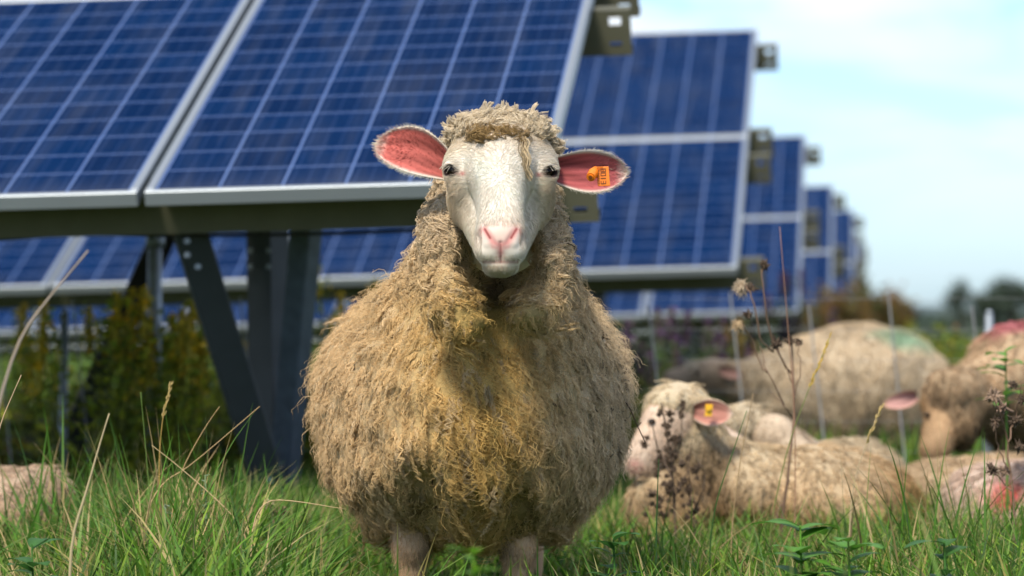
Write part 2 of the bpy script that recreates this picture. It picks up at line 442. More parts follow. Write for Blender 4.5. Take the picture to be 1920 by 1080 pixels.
# ================================================================ WOOL
def lim(c, m=0.85):
    return np.maximum(c, 0.004)*np.minimum(1, m/np.maximum(c.max(-1, keepdims=True), 1e-6))
def make_wool(V, Fq, nclump, per, L0, rc, rad, colfn, flowfn, lenfn=None, wfn=None, K=8, wave=(0.22, 2.2), lift=0.35, conv=0.8):
    P, Nn = sample(V, Fq, nclump, wfn)
    d = flowfn(P, Nn); d = d-Nn*(d*Nn).sum(1)[:, None]; d /= np.linalg.norm(d, axis=1)[:, None]+1e-9
    d = d+0.19*rng.normal(size=d.shape); d = d-Nn*(d*Nn).sum(1)[:, None]; d /= np.linalg.norm(d, axis=1)[:, None]+1e-9
    bn = np.cross(Nn, d)
    ln = L0*np.exp(0.28*rng.normal(size=nclump))
    if lenfn is not None: ln = ln*lenfn(P)
    t = np.linspace(0, 1, K)[None, :, None]
    ph = rng.random((nclump, 1, 1))*6.28; fr = wave[1]*(0.7+0.6*rng.random((nclump, 1, 1)))
    lf = lift*(0.6+0.8*rng.random((nclump, 1, 1)))
    am = wave[0]*(0.5+rng.random((nclump, 1, 1)))
    curve = ln[:, None, None]*(d[:, None]*t*(1-0.12*t)+Nn[:, None]*(lf*np.sqrt(t)*(1-0.45*t)+am*0.6*np.cos(6.28*fr*t+ph)*t*(1.2-t))
                               + bn[:, None]*(am*np.sin(6.28*fr*t+ph)*np.sqrt(t)))
    N2 = nclump*per
    ci = np.repeat(np.arange(nclump), per)
    off = rc*(rng.normal(size=(N2, 1))*d[ci]+rng.normal(size=(N2, 1))*bn[ci])
    tl = np.linspace(0, 1, K)[None, :, None]
    sc = (0.75+0.5*rng.random((N2, 1, 1)))
    path = P[ci][:, None]+off[:, None]*(1-conv*tl**0.7)+curve[ci]*sc+0.10*rc*np.cumsum(rng.normal(size=(N2, K, 3)), axis=1)*np.sqrt(tl)
    path = path-Nn[ci][:, None]*0.004
    r = rad*(0.7+0.6*rng.random((N2, 1)))*np.linspace(1, 0.35, K)[None, :]
    cc = colfn(P, Nn)*np.exp(0.11*rng.normal(size=(nclump, 1)))
    col = cc[ci]*np.exp(0.12*rng.normal(size=(N2, 1)))
    return strands(path, r, lim(col))

# ================================================================ THE SHEEP
S0 = np.array([-0.074, 6.95, 0.0])            # base of the sheep
HO = W(939, 322, 6.46)                          # eye line, centre of the head
sheep = empty('sheep', S0)
tag(sheep, 'sheep with thick golden fleece facing the camera, orange tag in its ear', 'sheep')

def s_fleece(P):
    d = sd_ell(P, W(884, 765, 7.08), (0.268, 0.52, 0.243))
    d = smin(d, sd_ell(P, W(884, 830, 7.0), (0.262, 0.42, 0.170)), 0.05)
    d = smin(d, sd_ell(P, W(893, 720, 6.80), (0.205, 0.20, 0.23)), 0.06)
    d = smin(d, sd_ell(P, W(893, 890, 6.78), (0.16, 0.13, 0.110)), 0.04)
    d = smin(d, sd_cap(P, W(918, 640, 6.84), W(926, 400, 6.66), 0.180, 0.112), 0.06)
    d = smin(d, sd_ell(P, W(1030, 715, 7.10), (0.138, 0.34, 0.150)), 0.05)
    d = smin(d, sd_ell(P, W(738, 725, 7.10), (0.135, 0.34, 0.150)), 0.05)
    # collar folds either side of the throat
    d = smin(d, sd_cap(P, W(838, 400, 6.55), W(862, 575, 6.50), 0.038, 0.058), 0.025)
    d = smin(d, sd_cap(P, W(1036, 415, 6.55), W(1000, 565, 6.50), 0.030, 0.052), 0.025)
    # wool on the fore legs
    for px, q in ((722, 715), (1035, 1035)):
        d = smin(d, sd_cap(P, W(px+10, 880, 6.86), W(q, 968, 6.86), 0.085, 0.042), 0.04)
    d = smin(d, sd_ell(P, W(890, 945, 6.80), (0.075, 0.08, 0.06)), 0.03)
    # hollows where the fore legs come out
    for px in (783, 985):
        d = smax(d, -sd_cap(P, W(px, 915, 6.58), W(px+2, 1100, 6.74), 0.050, 0.075), 0.012)
    # hollow under the jaw
    d = smax(d, -sd_ell(P, W(938, 478, 6.44), (0.082, 0.155, 0.105)), 0.012)
    d = smax(d, -sd_cap(P, W(932, 540, 6.46), W(926, 612, 6.52), 0.046, 0.020), 0.012)
    d = d+0.006*noise3(P, 45, 3)+0.003*noise3(P, 110, 4)
    return d
FV, FF = surface_nets(s_fleece, (-0.46, 6.35, 0.02), (0.30, 7.68, 0.95), 0.008)
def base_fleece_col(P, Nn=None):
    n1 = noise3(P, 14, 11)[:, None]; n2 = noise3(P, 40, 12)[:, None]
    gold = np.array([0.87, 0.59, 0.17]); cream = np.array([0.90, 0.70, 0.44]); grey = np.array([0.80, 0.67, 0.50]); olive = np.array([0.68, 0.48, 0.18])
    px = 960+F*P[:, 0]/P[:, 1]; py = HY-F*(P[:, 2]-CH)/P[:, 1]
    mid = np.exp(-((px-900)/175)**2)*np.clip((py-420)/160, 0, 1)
    left = np.clip((890-px)/260, 0, 1); right = np.clip((px-960)/230, 0, 1); top = np.clip((560-py)/160, 0, 1)  # side light put into the wool colour: warm left, greyer right
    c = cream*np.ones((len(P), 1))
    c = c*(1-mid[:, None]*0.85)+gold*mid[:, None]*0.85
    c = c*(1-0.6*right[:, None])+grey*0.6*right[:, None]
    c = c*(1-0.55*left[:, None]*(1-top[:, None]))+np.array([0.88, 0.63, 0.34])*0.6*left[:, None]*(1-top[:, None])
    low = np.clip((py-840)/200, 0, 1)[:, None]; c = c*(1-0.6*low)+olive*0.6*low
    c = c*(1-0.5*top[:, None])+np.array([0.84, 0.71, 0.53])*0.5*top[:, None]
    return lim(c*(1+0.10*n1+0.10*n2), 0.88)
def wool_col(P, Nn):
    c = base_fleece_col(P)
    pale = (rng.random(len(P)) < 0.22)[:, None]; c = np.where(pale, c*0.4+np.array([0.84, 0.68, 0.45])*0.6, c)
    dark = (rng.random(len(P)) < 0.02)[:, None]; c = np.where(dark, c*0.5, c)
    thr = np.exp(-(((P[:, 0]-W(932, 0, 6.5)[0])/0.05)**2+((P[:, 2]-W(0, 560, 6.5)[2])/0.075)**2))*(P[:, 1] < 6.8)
    g_ = hollow_shade(P); return c*(1-g_)+np.array([0.10, 0.065, 0.032])*g_
def wool_flow(P, Nn):
    cx = W(884, 0, 7.0)[0]
    d = np.zeros_like(P); d[:, 2] = -1; d[:, 0] = 1.9*(P[:, 0]-cx)+0.18*noise3(P, 12, 21); d[:, 1] = 0.15*noise3(P, 12, 22)
    up = Nn[:, 2] > 0.75; d[up, 1] += 1.0
    return d
def wool_len(P):
    py = HY-F*(P[:, 2]-CH)/P[:, 1]
    px = 960+F*P[:, 0]/P[:, 1]
    l = np.clip(0.5+(py-430)/260, 0.5, 1.0)+0.45*np.exp(-((px-905)/95)**2-((py-790)/140)**2)
    l = l*(1-0.25*np.clip((abs(px-890)-170)/150, 0, 1))
    fr = P[:, 1] < 6.86
    thr = np.exp(-((px-(938-0.12*(py-500)))/70)**2-((py-530)/95)**2)*fr
    l = l*(1-0.70*np.clip(thr*1.6, 0, 1))
    for hx in (783, 990):
        e = np.exp(-((px-hx)/50)**2-((py-915)/75)**2)*fr; l = l*(1-0.35*np.clip(e*1.7, 0, 1))
    return l
def wool_w(P, Nn):
    view = np.array([0, 6.9, 0.5])-P
    front = (Nn[:, 1] < 0.25)
    return np.where(front & (P[:, 1] < 7.3), 1.0, 0.22)*np.where(P[:, 2] > 0.6, 1.5, 1.0)
def hollow_shade(P):  # shade of the throat and foreleg hollows, painted into the wool colour
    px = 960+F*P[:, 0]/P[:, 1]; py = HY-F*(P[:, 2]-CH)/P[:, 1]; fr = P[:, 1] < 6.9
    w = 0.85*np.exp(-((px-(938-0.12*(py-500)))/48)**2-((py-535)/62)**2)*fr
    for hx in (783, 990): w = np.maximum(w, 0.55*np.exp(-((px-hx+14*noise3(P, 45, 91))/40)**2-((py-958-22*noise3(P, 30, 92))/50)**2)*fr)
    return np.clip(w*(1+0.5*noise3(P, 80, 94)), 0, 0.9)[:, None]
c0 = base_fleece_col(FV)*0.45  # under-surface darkened to paint in the shade between the locks
g_ = hollow_shade(FV); c0 = c0*(1-g_)+np.array([0.05, 0.032, 0.018])*g_
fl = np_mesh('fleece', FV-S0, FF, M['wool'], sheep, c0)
parts = []
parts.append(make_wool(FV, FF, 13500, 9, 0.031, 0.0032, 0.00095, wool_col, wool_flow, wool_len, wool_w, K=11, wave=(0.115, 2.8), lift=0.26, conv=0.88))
# fine loose fibres that make the fuzzy outline
parts.append(make_wool(FV, FF, 9000, 2, 0.030, 0.004, 0.00045, lambda P, n: lim(base_fleece_col(P)*1.25), wool_flow, wool_len, wool_w, K=7, wave=(0.25, 1.6), lift=0.9, conv=0.2))
# curly little knots on the neck
def knots(P, Nn): return wool_col(P, Nn)*1.05
parts.append(make_wool(FV, FF, 3400, 8, 0.013, 0.0035, 0.0008, knots, wool_flow, None, lambda P, n: (P[:, 2] > 0.60)*(n[:, 1] < 0.5)*(P[:, 1] < 6.95)*1.0+1e-6, K=8, wave=(0.5, 1.4), lift=0.8))
# dirt and plant bits caught in the wool
def dirt_w(P, n):
    px = 960+F*P[:, 0]/P[:, 1]; py = HY-F*(P[:, 2]-CH)/P[:, 1]
    return (n[:, 1] < 0.4)*(0.12+1.6*(py < 520)+1.5*((px > 1110) & (py > 600) & (py < 860)))
parts.append(make_wool(FV, FF, 560, 2, 0.010, 0.003, 0.0011, lambda P, n: np.tile([0.035, 0.022, 0.015], (len(P), 1)), lambda P, n: rng.normal(size=P.shape), None, dirt_w, K=5, wave=(0.2, 0.6), lift=1.1, conv=0))

# wool on the poll
def s_poll(P):
    d = sd_ell(P, HO+[-0.001, 0.032, 0.066], (0.080, 0.064, 0.030))
    d = smin(d, sd_ell(P, HO+[-0.008, -0.036, 0.056], (0.046, 0.026, 0.017)), 0.02)
    d = smin(d, sd_cap(P, HO+[-0.077, 0.04, 0.052], HO+[-0.090, 0.08, 0.02], 0.012, 0.018), 0.02)
    d = smin(d, sd_cap(P, HO+[0.079, 0.04, 0.052], HO+[0.092, 0.08, 0.02], 0.012, 0.018), 0.02)
    return d+0.003*noise3(P, 90, 5)
PV, PF = surface_nets(s_poll, HO+[-.15, -.12, -.03], HO+[.15, .14, .15], 0.005)
def poll_col(P, n=None):
    q = P-HO; r = np.clip(1-(((q[:, 0]+0.006)/0.056)**2+((q[:, 2]-0.055)/0.024)**2), 0, 1)*(q[:, 1] < 0.0)
    r = np.clip(r*2.2, 0, 1)[:, None]
    return np.array([0.88, 0.76, 0.56])*(1-r)+np.array([0.40, 0.27, 0.12])*r
def poll_flow(P, n):
    q = P-HO; d = np.stack([q[:, 0]*6+rng.normal(size=len(P))*0.5, -0.6+0*q[:, 0], 0.7+0*q[:, 0]], 1); return d+0.5*rng.normal(size=d.shape)
nP0 = len(PV)
pc = poll_col(PV)*0.55
parts.append(make_wool(PV, PF, 1500, 9, 0.015, 0.0034, 0.00075, poll_col, poll_flow, None, lambda P, n: 1.0*((P-HO)[:, 1] < 0.06), K=9, wave=(0.34, 1.3), lift=0.75))
# hanging forelock strand right of the middle
k = 46; t = np.linspace(0, 1, 12)[None, :, None]
r0 = HO+np.array([0.036, -0.052, 0.052]); r1 = HO+np.array([0.046, -0.080, -0.012])
pth = r0+(r1-r0)*t+np.array([0.0022, 0, 0])*np.sin(t*14)+rng.normal(size=(k, 1, 3))*0.0042*(1-0.4*t)+np.cumsum(rng.normal(size=(k, 12, 3)), 1)*0.0004
pth[:, :, 1] -= 0.012*np.sin(np.linspace(0, 1, 12)*3.14)[None]
parts.append(strands(pth, np.full((k, 12), 0.0007), np.tile([0.62, 0.50, 0.32], (k, 1))*np.exp(.2*rng.normal(size=(k, 1)))))
# upright tufts along the crown
tq = []
for a in np.linspace(-1.25, 1.25, 46):
    c = HO+np.array([0.088*math.sin(a), 0.015+0.03*rng.random(), 0.054+0.042*math.cos(a)]); n = np.array([math.sin(a), -0.15, math.cos(a)])
    k = 18; L_ = 0.007+0.014*rng.random(); t = np.linspace(0, 1, 8)[None, :, None]
    s = rng.normal(size=3)*0.5; ph = rng.random()*6
    base = c+rng.normal(size=(k, 1, 3))*0.003*(1-.5*t)
    pth = base+(n+0.35*s)*L_*t+0.005*np.concatenate([np.sin(5*t+ph), 0*t, np.cos(5*t+ph)], 2)*t+0.0003*np.cumsum(rng.normal(size=(k, 8, 3)), 1)
    tq.append(strands(pth, np.linspace(0.0009, 0.0005, 8)[None]*np.ones((k, 1)), np.tile(np.array([0.84, 0.73, 0.55])*(0.75+.4*rng.random()), (k, 1))))
parts += tq
def join(parts):
    V = []; Fq = []; C = []; n = 0
    for v, f, c in parts: V.append(v); Fq.append(f+n); C.append(c); n += len(v)
    return np.vstack(V), np.vstack(Fq), np.vstack(C)
SV, SF, SCc = join(parts)
np_mesh('wool_locks', SV-S0, SF, M['strand'], fl, SCc)
np_mesh('poll_wool', PV-S0, PF, M['wool'], sheep, pc)

# ---- body: head, legs and trunk, one mesh
EY = [HO+np.array([-0.0765, -0.0255, 0.002]), HO+np.array([0.0745, -0.0255, 0.000])]
OUTD = [np.array([-0.60, -0.80, -0.04]), np.array([0.60, -0.80, -0.04])]
def s_head(P):
    Q = P-HO.astype(np.float32)
    A = np.abs(Q[..., 0]); QA = np.stack([A, Q[..., 1], Q[..., 2]], -1)
    d = sd_ell(Q, (0, 0.030, 0.020), (0.088, 0.090, 0.074))
    d = smin(d, sd_ell(QA, (0.062, -0.004, 0.010), (0.031, 0.037, 0.030)), 0.026)
    d = smin(d, sd_ell(QA, (0.068, -0.020, -0.020), (0.020, 0.024, 0.030)), 0.025)
    # forehead and bridge of the nose
    d = smin(d, sd_cap(Q, (0, -0.018, 0.025), (0, -0.096, -0.085), 0.058, 0.036), 0.02)
    d = smin(d, sd_cap(QA, (0.014, -0.05, 0.0), (0.010, -0.106, -0.090), 0.034, 0.027), 0.02)
    # muzzle
    d = smin(d, sd_ell(Q, (0, -0.100, -0.118), (0.0425, 0.044, 0.042)), 0.02)
    d = smin(d, sd_ell(QA, (0.017, -0.116, -0.135), (0.024, 0.025, 0.021)), 0.012)
    d = smin(d, sd_ell(Q, (0, -0.098, -0.160), (0.029, 0.034, 0.0170)), 0.016)
    # jaw and cheeks
    d = smin(d, sd_cap(QA, (0.044, 0.030, -0.040), (0.015, -0.055, -0.130), 0.042, 0.029), 0.025)
    d = smin(d, sd_ell(QA, (0.058, 0.022, -0.048), (0.028, 0.045, 0.045)), 0.02)
    # cheek hollow below the eye beside the bridge
    d = smax(d, -sd_ell(QA, (0.070, -0.092, -0.060), (0.022, 0.028, 0.050)), 0.03)
    QA0, Q0 = QA, Q; sh = np.array([0, 0, 0.006], np.float32); QA = QA0+sh; Q = Q0+sh
    # nose pad, nostrils, philtrum, mouth
    d = smin(d, sd_ell(Q, (0, -0.132, -0.108), (0.026, 0.014, 0.019)), 0.012)
    d = smin(d, sd_cap(QA, (0.028, -0.128, -0.094), (0.021, -0.137, -0.117), 0.0055, 0.005), 0.008)
    d = smax(d, -sd_cap(QA, (0.0255, -0.146, -0.094), (0.0110, -0.149, -0.117), 0.0052, 0.0022), 0.004)
    d = smax(d, -sd_cap(Q, (0, -0.147, -0.116), (0, -0.143, -0.146), 0.0016, 0.0016), 0.003)
    d = smax(d, -sd_cap(QA, (0.0, -0.142, -0.1480), (0.022, -0.134, -0.1475), 0.0022, 0.0022), 0.003)
    d = smax(d, -sd_cap(QA, (0.022, -0.134, -0.1475), (0.033, -0.117, -0.1385), 0.0018, 0.0014), 0.003)
    QA, Q = QA0, Q0
    # lids and the almond opening over the eyes
    for e, o in zip(EY, OUTD):
        c = (e-HO).astype(np.float32)
        d = smin(d, sd_ell(Q, c+np.array([0, 0, 0.001]), (0.0175, 0.0165, 0.0170)), 0.014)
        o = o/np.linalg.norm(o); sx = np.cross(o, [0, 0, 1.0]); sx /= np.linalg.norm(sx); up = np.cross(sx, o)
        R = np.stack([sx, o, up], 1).astype(np.float32)
        q = (Q-c-(o*0.014).astype(np.float32))@R
        q[..., 2] = q[..., 2]+6*q[..., 0]**2
        d = smax(d, -sd_ell(q, (0, 0, 0), (0.0142, 0.018, 0.0086)), 0.002)
    # jaw joins the throat
    d = smin(d, sd_cap(Q, (0, 0.06, -0.02), (0, 0.14, -0.10), 0.07, 0.075), 0.03)
    d = d+0.0004*noise3(P, 90, 8)
    return d
HV, HF = surface_nets(s_head, HO+[-.135, -.175, -.2], HO+[.135, .2, .12], 0.0021)
def g(x, s): return np.exp(-(x/s)**2)
def head_col(P):
    q = P-HO; a = np.abs(q[:, 0]); n = noise3(P, 60, 31)[:, None]
    white = np.array([0.86, 0.79, 0.69]); beige = np.array([0.74, 0.60, 0.42]); pink = np.array([0.66, 0.27, 0.25]); lp = np.array([0.70, 0.46, 0.38])
    c = white*np.ones((len(P), 1))
    side = np.clip((a-0.040)/0.04, 0, 1)*np.clip((0.02-q[:, 2])/0.05, 0, 1); c = c*(1-0.8*side[:, None])+beige*0.8*side[:, None]  # beige cheeks, with the side shading of the face put into the colour
    fore = np.clip((q[:, 2]-0.018)/0.03+0.5*n[:, 0], 0, 1)[:, None]*0.5; c = c*(1-fore)+beige*fore
    low = np.clip((-0.150-q[:, 2])/0.02, 0, 1)[:, None]*0.4; c = c*(1-low)+beige*low
    bl = np.clip(noise3(P, 28, 33), 0, 1)[:, None]*0.35; c = c*(1-bl)+beige*bl; c = c*(1+0.06*n)
    # rosy skin round the nose
    q = q+np.array([0, 0, 0.006])
    r = g(a, 0.030)*g(q[:, 2]+0.100, 0.020)*(q[:, 1] < -0.105); c = c*(1-0.65*r[:, None])+lp*0.65*r[:, None]
    def sgd(x0, z0, x1, z1):
        t = np.clip(((a-x0)*(x1-x0)+(q[:, 2]-z0)*(z1-z0))/((x1-x0)**2+(z1-z0)**2), 0, 1)
        return np.hypot(a-x0-t*(x1-x0), q[:, 2]-z0-t*(z1-z0))
    fr = (q[:, 1] < -0.10)
    dn = np.minimum(np.minimum(sgd(0.026, -0.095, 0.012, -0.116), sgd(0.012, -0.116, 0.0, -0.122)), sgd(0, -0.118, 0, -0.132))
    inn = np.clip((0.0285-a)/0.004, 0, 1)*np.clip((-0.094-0.78*(0.028-a)-q[:, 2]+0.001)/0.004, 0, 1)*np.clip((q[:, 2]+0.134-0.35*a)/0.006, 0, 1)*np.clip((0.020-a)/0.006, 0, 1)
    w = np.maximum(np.exp(-(dn/0.0066)**2), 0.75*inn)*fr*0.9; c = c*(1-w[:, None])+pink*w[:, None]
    w = np.exp(-(sgd(0.0260, -0.0940, 0.0175, -0.1085)/0.0021)**2)*fr*0.95; c = c*(1-w[:, None])+np.array([0.22, 0.035, 0.035])*w[:, None]
    # lips
    w = g(q[:, 2]+0.148, 0.0035)*(a < 0.030)*(q[:, 1] < -0.10); c = c*(1-0.75*w[:, None])+np.array([0.36, 0.16, 0.13])*0.75*w[:, None]
    w = g(a, 0.0016)*((q[:, 2] < -0.118) & (q[:, 2] > -0.150))*(q[:, 1] < -0.11); c = c*(1-0.7*w[:, None])+np.array([0.28, 0.10, 0.09])*0.7*w[:, None]
    q = q-np.array([0, 0, 0.006])
    # dark lid rims, rosy inner corner
    for i, (e, o) in enumerate(zip(EY, OUTD)):
        o = o/np.linalg.norm(o); sx = np.cross(o, [0, 0, 1.0]); sx /= np.linalg.norm(sx); up = np.cross(sx, o)
        v = P-e; x = v@sx; z = v@up+6*x**2; f = v@o
        m = np.sqrt((x/0.0142)**2+(z/0.0086)**2); w = np.clip((1.42-m)/0.3, 0, 1)*(f > 0.0)
        c = c*(1-w[:, None])+np.array([0.035, 0.022, 0.02])*w[:, None]
        inner = g(v[:, 0]-(0.013 if i == 0 else -0.013), 0.005)*g(v[:, 2]+0.007, 0.0035)*(f > -0.01)
        c = c*(1-0.8*inner[:, None])+np.array([0.55, 0.15, 0.13])*0.8*inner[:, None]
    return np.clip(c, 0.01, 0.85)
HC = head_col(HV)

def ear(base, tip, hw, cup, depth0, inner, rim, up_bias=0.0, nu=34, nv=22):
    """one leaf shaped ear, closed surface with an inner and an outer side"""
    base = np.asarray(base); tip = np.asarray(tip); ax = tip-base; Ln = np.linalg.norm(ax); ax = ax/Ln
    fw = np.array([0, -1.0, 0]); fw = fw-ax*(fw@ax); fw /= np.linalg.norm(fw); sd = np.cross(ax, fw); sd = sd if sd[2] > 0 else -sd
    V = []; C = []
    for i in range(nu+1):
        u = i/nu
        w = hw*(0.52+0.48*math.sin(min(1, u/0.50)*math.pi/2))*(1 if u < 0.45 else max(0.0, 1-((u-0.45)/0.55)**2.3)**0.72)
        w = max(w, 0.0008)
        ctr = base+ax*Ln*u+sd*up_bias*math.sin(u*math.pi)*0.02+fw*(-0.020*u+0.02*math.sin(u*3.1))
        cp = cup*(1-0.65*u)
        for side in (0, 1):
            for j in range(nv+1):
                v = -1+2*j/nv if side == 0 else 1-2*j/nv
                if side == 1 and j in (0, nv): continue
                th = 0.0 if side == 0 else 0.0045*(1-v*v)**0.5*(1 if 0 < i < nu else 0.2)+0.0004
                p = ctr+sd*w*v*(1-0.10*abs(v))-fw*(cp*(1-v*v)*w/hw+th-0.006*max(0, abs(v)-0.8)*0)
                # ridges inside
                if side == 0: p = p+fw*0.0012*math.cos(v*9+u*2)*(1-abs(v))*math.sin(u*3)
                V.append(p)
                if side == 0:
                    e = max(abs(v)**3, max(0.0, (u-0.62)/0.38)**1.1*0.95)
                    e = min(1, max(0, (e-0.52)/0.42))
                    cc = np.array(inner)*(0.62+0.16*math.sin(v*9+u*4)+0.14*math.sin(v*23-u*13)+0.65*u)*(1-e)+np.array(rim)*e  # darker toward the base: shading of the ear cup put into the colour
                else: cc = np.array([0.72, 0.62, 0.52])
                C.append(cc)
    m = 2*nv; Fq = []
    for i in range(nu):
        for j in range(m): Fq.append((i*m+j, i*m+(j+1) % m, (i+1)*m+(j+1) % m, (i+1)*m+j))
    V = np.array(V); V = np.vstack([V, V[-m:].mean(0)[None], V[:m].mean(0)[None]]); C = np.vstack([np.array(C), C[-1], C[0]])
    a = nu*m; n = len(V)
    for j in range(0, m, 2):
        Fq.append((a+j, a+(j+1) % m, a+(j+2) % m, n-2)); Fq.append(((j+2) % m, (j+1) % m, j, n-1))
    return V, np.array(Fq), np.clip(C, 0.01, 0.85)
RED = (0.46, 0.12, 0.10)
e1 = ear(W(846, 316, 6.47), W(698, 268, 6.50), 0.0440, 0.026, 0, RED, (0.88, 0.80, 0.68), 0.5)
e2 = ear(W(1032, 318, 6.47), W(1182, 322, 6.50), 0.0400, 0.026, 0, (0.40, 0.10, 0.10), (0.88, 0.80, 0.68), -0.1)

def s_skin(P):
    d = sd_ell(P, W(884, 770, 7.08), (0.22, 0.46, 0.20))
    d = smin(d, sd_ell(P, W(890, 760, 6.85), (0.15, 0.14, 0.18)), 0.05)
    d = smin(d, sd_cap(P, W(900, 640, 6.86), W(936, 400, 6.62), 0.12, 0.062), 0.05)
    for px, q, y in ((772, 774, 6.80), (972, 966, 6.80)):
        x0 = W(px, 0, y)[0]; x1 = W(q, 0, y)[0]
        d = smin(d, sd_cap(P, (x0, y+.02, 0.30), (x0, y, 0.17), 0.045, 0.030), 0.03)
        d = smin(d, sd_cap(P, (x0, y, 0.22), (x1, y-.01, 0.05), 0.0275, 0.019), 0.02)
        d = smin(d, sd_ell(P, (x0, y-.008, 0.165), (0.028, 0.03, 0.03)), 0.015)
        d = smin(d, sd_cap(P, (x1, y-.01, 0.05), (x1, y-.03, 0.0), 0.020, 0.028), 0.01)
    for sx in (-0.115, 0.115):
        x0 = -0.074+sx; y = 7.42
        d = smin(d, sd_cap(P, (x0, y-.06, 0.36), (x0, y+.03, 0.22), 0.09, 0.035), 0.04)
        d = smin(d, sd_cap(P, (x0, y+.04, 0.21), (x0, y+.01, 0.04), 0.024, 0.019), 0.015)
        d = smin(d, sd_cap(P, (x0, y+.01, 0.04), (x0, y-.02, 0.0), 0.020, 0.027), 0.01)
    return d
BV, BF = surface_nets(s_skin, (-0.40, 6.45, -0.04), (0.26, 7.62, 0.85), 0.009)
BC = np.array([0.55, 0.38, 0.23])*np.ones((len(BV), 1))*(1+0.15*noise3(BV, 50, 41)[:, None])
dl = np.clip(noise3(BV, 60, 43)*0.8+0.25, 0, 0.7)[:, None]*(BV[:, 2:3] < 0.3)*(BV[:, 2:3] > 0.15); BC = BC*(1-dl)+np.array([0.16, 0.11, 0.07])*dl
BC[BV[:, 2] < 0.035] = (0.05, 0.04, 0.03)
bv, bf, bc = join([(HV, HF, HC), e1, e2, (BV, BF, BC)])
body = np_mesh('body', bv-S0, bf, M['skin'], sheep, bc)

# short hair of the face and ears
hair = []
keep = lambda P, n: 1.0*(n[:, 1] < 0.5)*((P-HO)[:, 1] < 0.09)
Pm, Nm = sample(HV, HF, 60000, keep); q = Pm-HO
a = np.abs(q[:, 0])
bare = ((a < 0.030) & (q[:, 2] < -0.092) & (q[:, 2] > -0.141)) & (q[:, 1] < -0.115)
for e in EY: bare |= np.linalg.norm(Pm-e, axis=1) < 0.0215
bare |= (np.abs(q[:, 2]+0.154) < 0.004) & (a < 0.034)
Pm, Nm, q = Pm[~bare], Nm[~bare], q[~bare]
dd = np.stack([1.3*q[:, 0]/0.06, 0*q[:, 0], -0.3-0.75*np.tanh((-0.02-q[:, 2])/0.025)+0*q[:, 0]], 1)+0.16*rng.normal(size=q.shape)
dd = dd-Nm*(dd*Nm).sum(1)[:, None]; dd /= np.linalg.norm(dd, axis=1)[:, None]+1e-9
ll = (0.0062+0.0025*np.clip((np.abs(q[:, 0])-0.04)/0.04, 0, 1)+0.004*np.clip((-0.15-q[:, 2])/0.02, 0, 1))*(0.6+0.8*rng.random(len(q)))
t = np.linspace(0, 1, 4)[None, :, None]
pth = Pm[:, None]+ll[:, None, None]*(dd[:, None]*t+Nm[:, None]*(0.16*t-0.05*t*t)*1.2)
hair.append(strands(pth, np.linspace(0.00022, 0.00010, 4)[None]*np.ones((len(q), 1)), np.clip(head_col(Pm)*np.exp(0.07*rng.normal(size=(len(q), 1)))*1.04, 0, .85)))
for (ev, ef, ec), n in ((e1, 9000), (e2, 9000)):
    Pe, Ne = sample(ev, ef, n)
    d2 = np.linalg.norm(ev[None, ::1, :]-Pe[:, None], axis=2).argmin(1) if len(ev) < 2500 else None
    cc = ec[d2]; lum = cc.mean(1); kp = (lum > 0.40) | (rng.random(n) < 0.25)
    Pe, Ne, cc = Pe[kp], Ne[kp], cc[kp]
    ctr = ev.mean(0); o = Pe-HO; o[:, 1] = -0.01; o[:, 2] *= 0.5; o /= np.linalg.norm(o, axis=1)[:, None]
    out = (Pe-ctr); out[:, 1] = 0; out /= np.linalg.norm(out, axis=1)[:, None]+1e-9
    dd = o*0.8+out*0.8+0.35*rng.normal(size=o.shape)
    ln = 0.0032*(0.5+rng.random(len(Pe)))
    pth = Pe[:, None]+ln[:, None, None]*(dd[:, None]*t+0.25*Ne[:, None]*t)
    hair.append(strands(pth, np.linspace(0.00032, 0.0001, 4)[None]*np.ones((len(Pe), 1)), np.clip(cc*1.05, 0, .85)))
Pl, Nl = sample(BV, BF, 14000, lambda P, n: (P[:, 2] < 0.24)*(P[:, 1] < 7.0)*1.0+1e-9)
dl = np.tile([0, 0, -1.0], (len(Pl), 1))+0.35*rng.normal(size=Pl.shape)
pth = Pl[:, None]+0.009*(dl[:, None]*t+0.35*Nl[:, None]*t*(1-0.4*t))
hair.append(strands(pth, np.linspace(0.00035, 0.00012, 4)[None]*np.ones((len(Pl), 1)), lim(np.array([0.70, 0.50, 0.30])*np.exp(0.3*rng.normal(size=(len(Pl), 1)))*(1+0.5*noise3(Pl, 60, 43)[:, None]*-1))))
# eyelashes
for e, sgn in ((EY[0], -1), (EY[1], 1)):
    k = 26; b = e+np.stack([sgn*(0.004+0.012*rng.random(k)), -0.014+0.010*rng.random(k), 0.009+0.002*rng.random(k)], 1)
    dd = np.stack([sgn*(0.6+0.5*rng.random(k)), -0.6+0*rng.random(k), -0.35+0.3*rng.normal(size=k)], 1)
    pth = b[:, None]+0.011*dd[:, None]*t-np.array([0, 0, 0.003])*t*t
    hair.append(strands(pth, np.full((k, 4), 0.00028), np.tile([0.66, 0.60, 0.5], (k, 1))))
hv, hf, hc = join(hair)
np_mesh('face_hair', hv-S0, hf, M['strand'], body, hc)
for e, o in zip(EY, OUTD):
    bpy.ops.mesh.primitive_uv_sphere_add(segments=32, ring_count=20, radius=0.0152, location=(0, 0, 0))
    ob = bpy.context.object; ob.name = 'eye'; ob.data.name = 'eye'; ob.parent = sheep; ob.location = tuple(e-S0-0.0012*o)
    ob.rotation_euler = (0, 0, math.atan2(o[1], o[0])+math.pi/2); ob.data.materials.append(M['eye'])
    ob.data.polygons.foreach_set('use_smooth', np.ones(len(ob.data.polygons), bool))

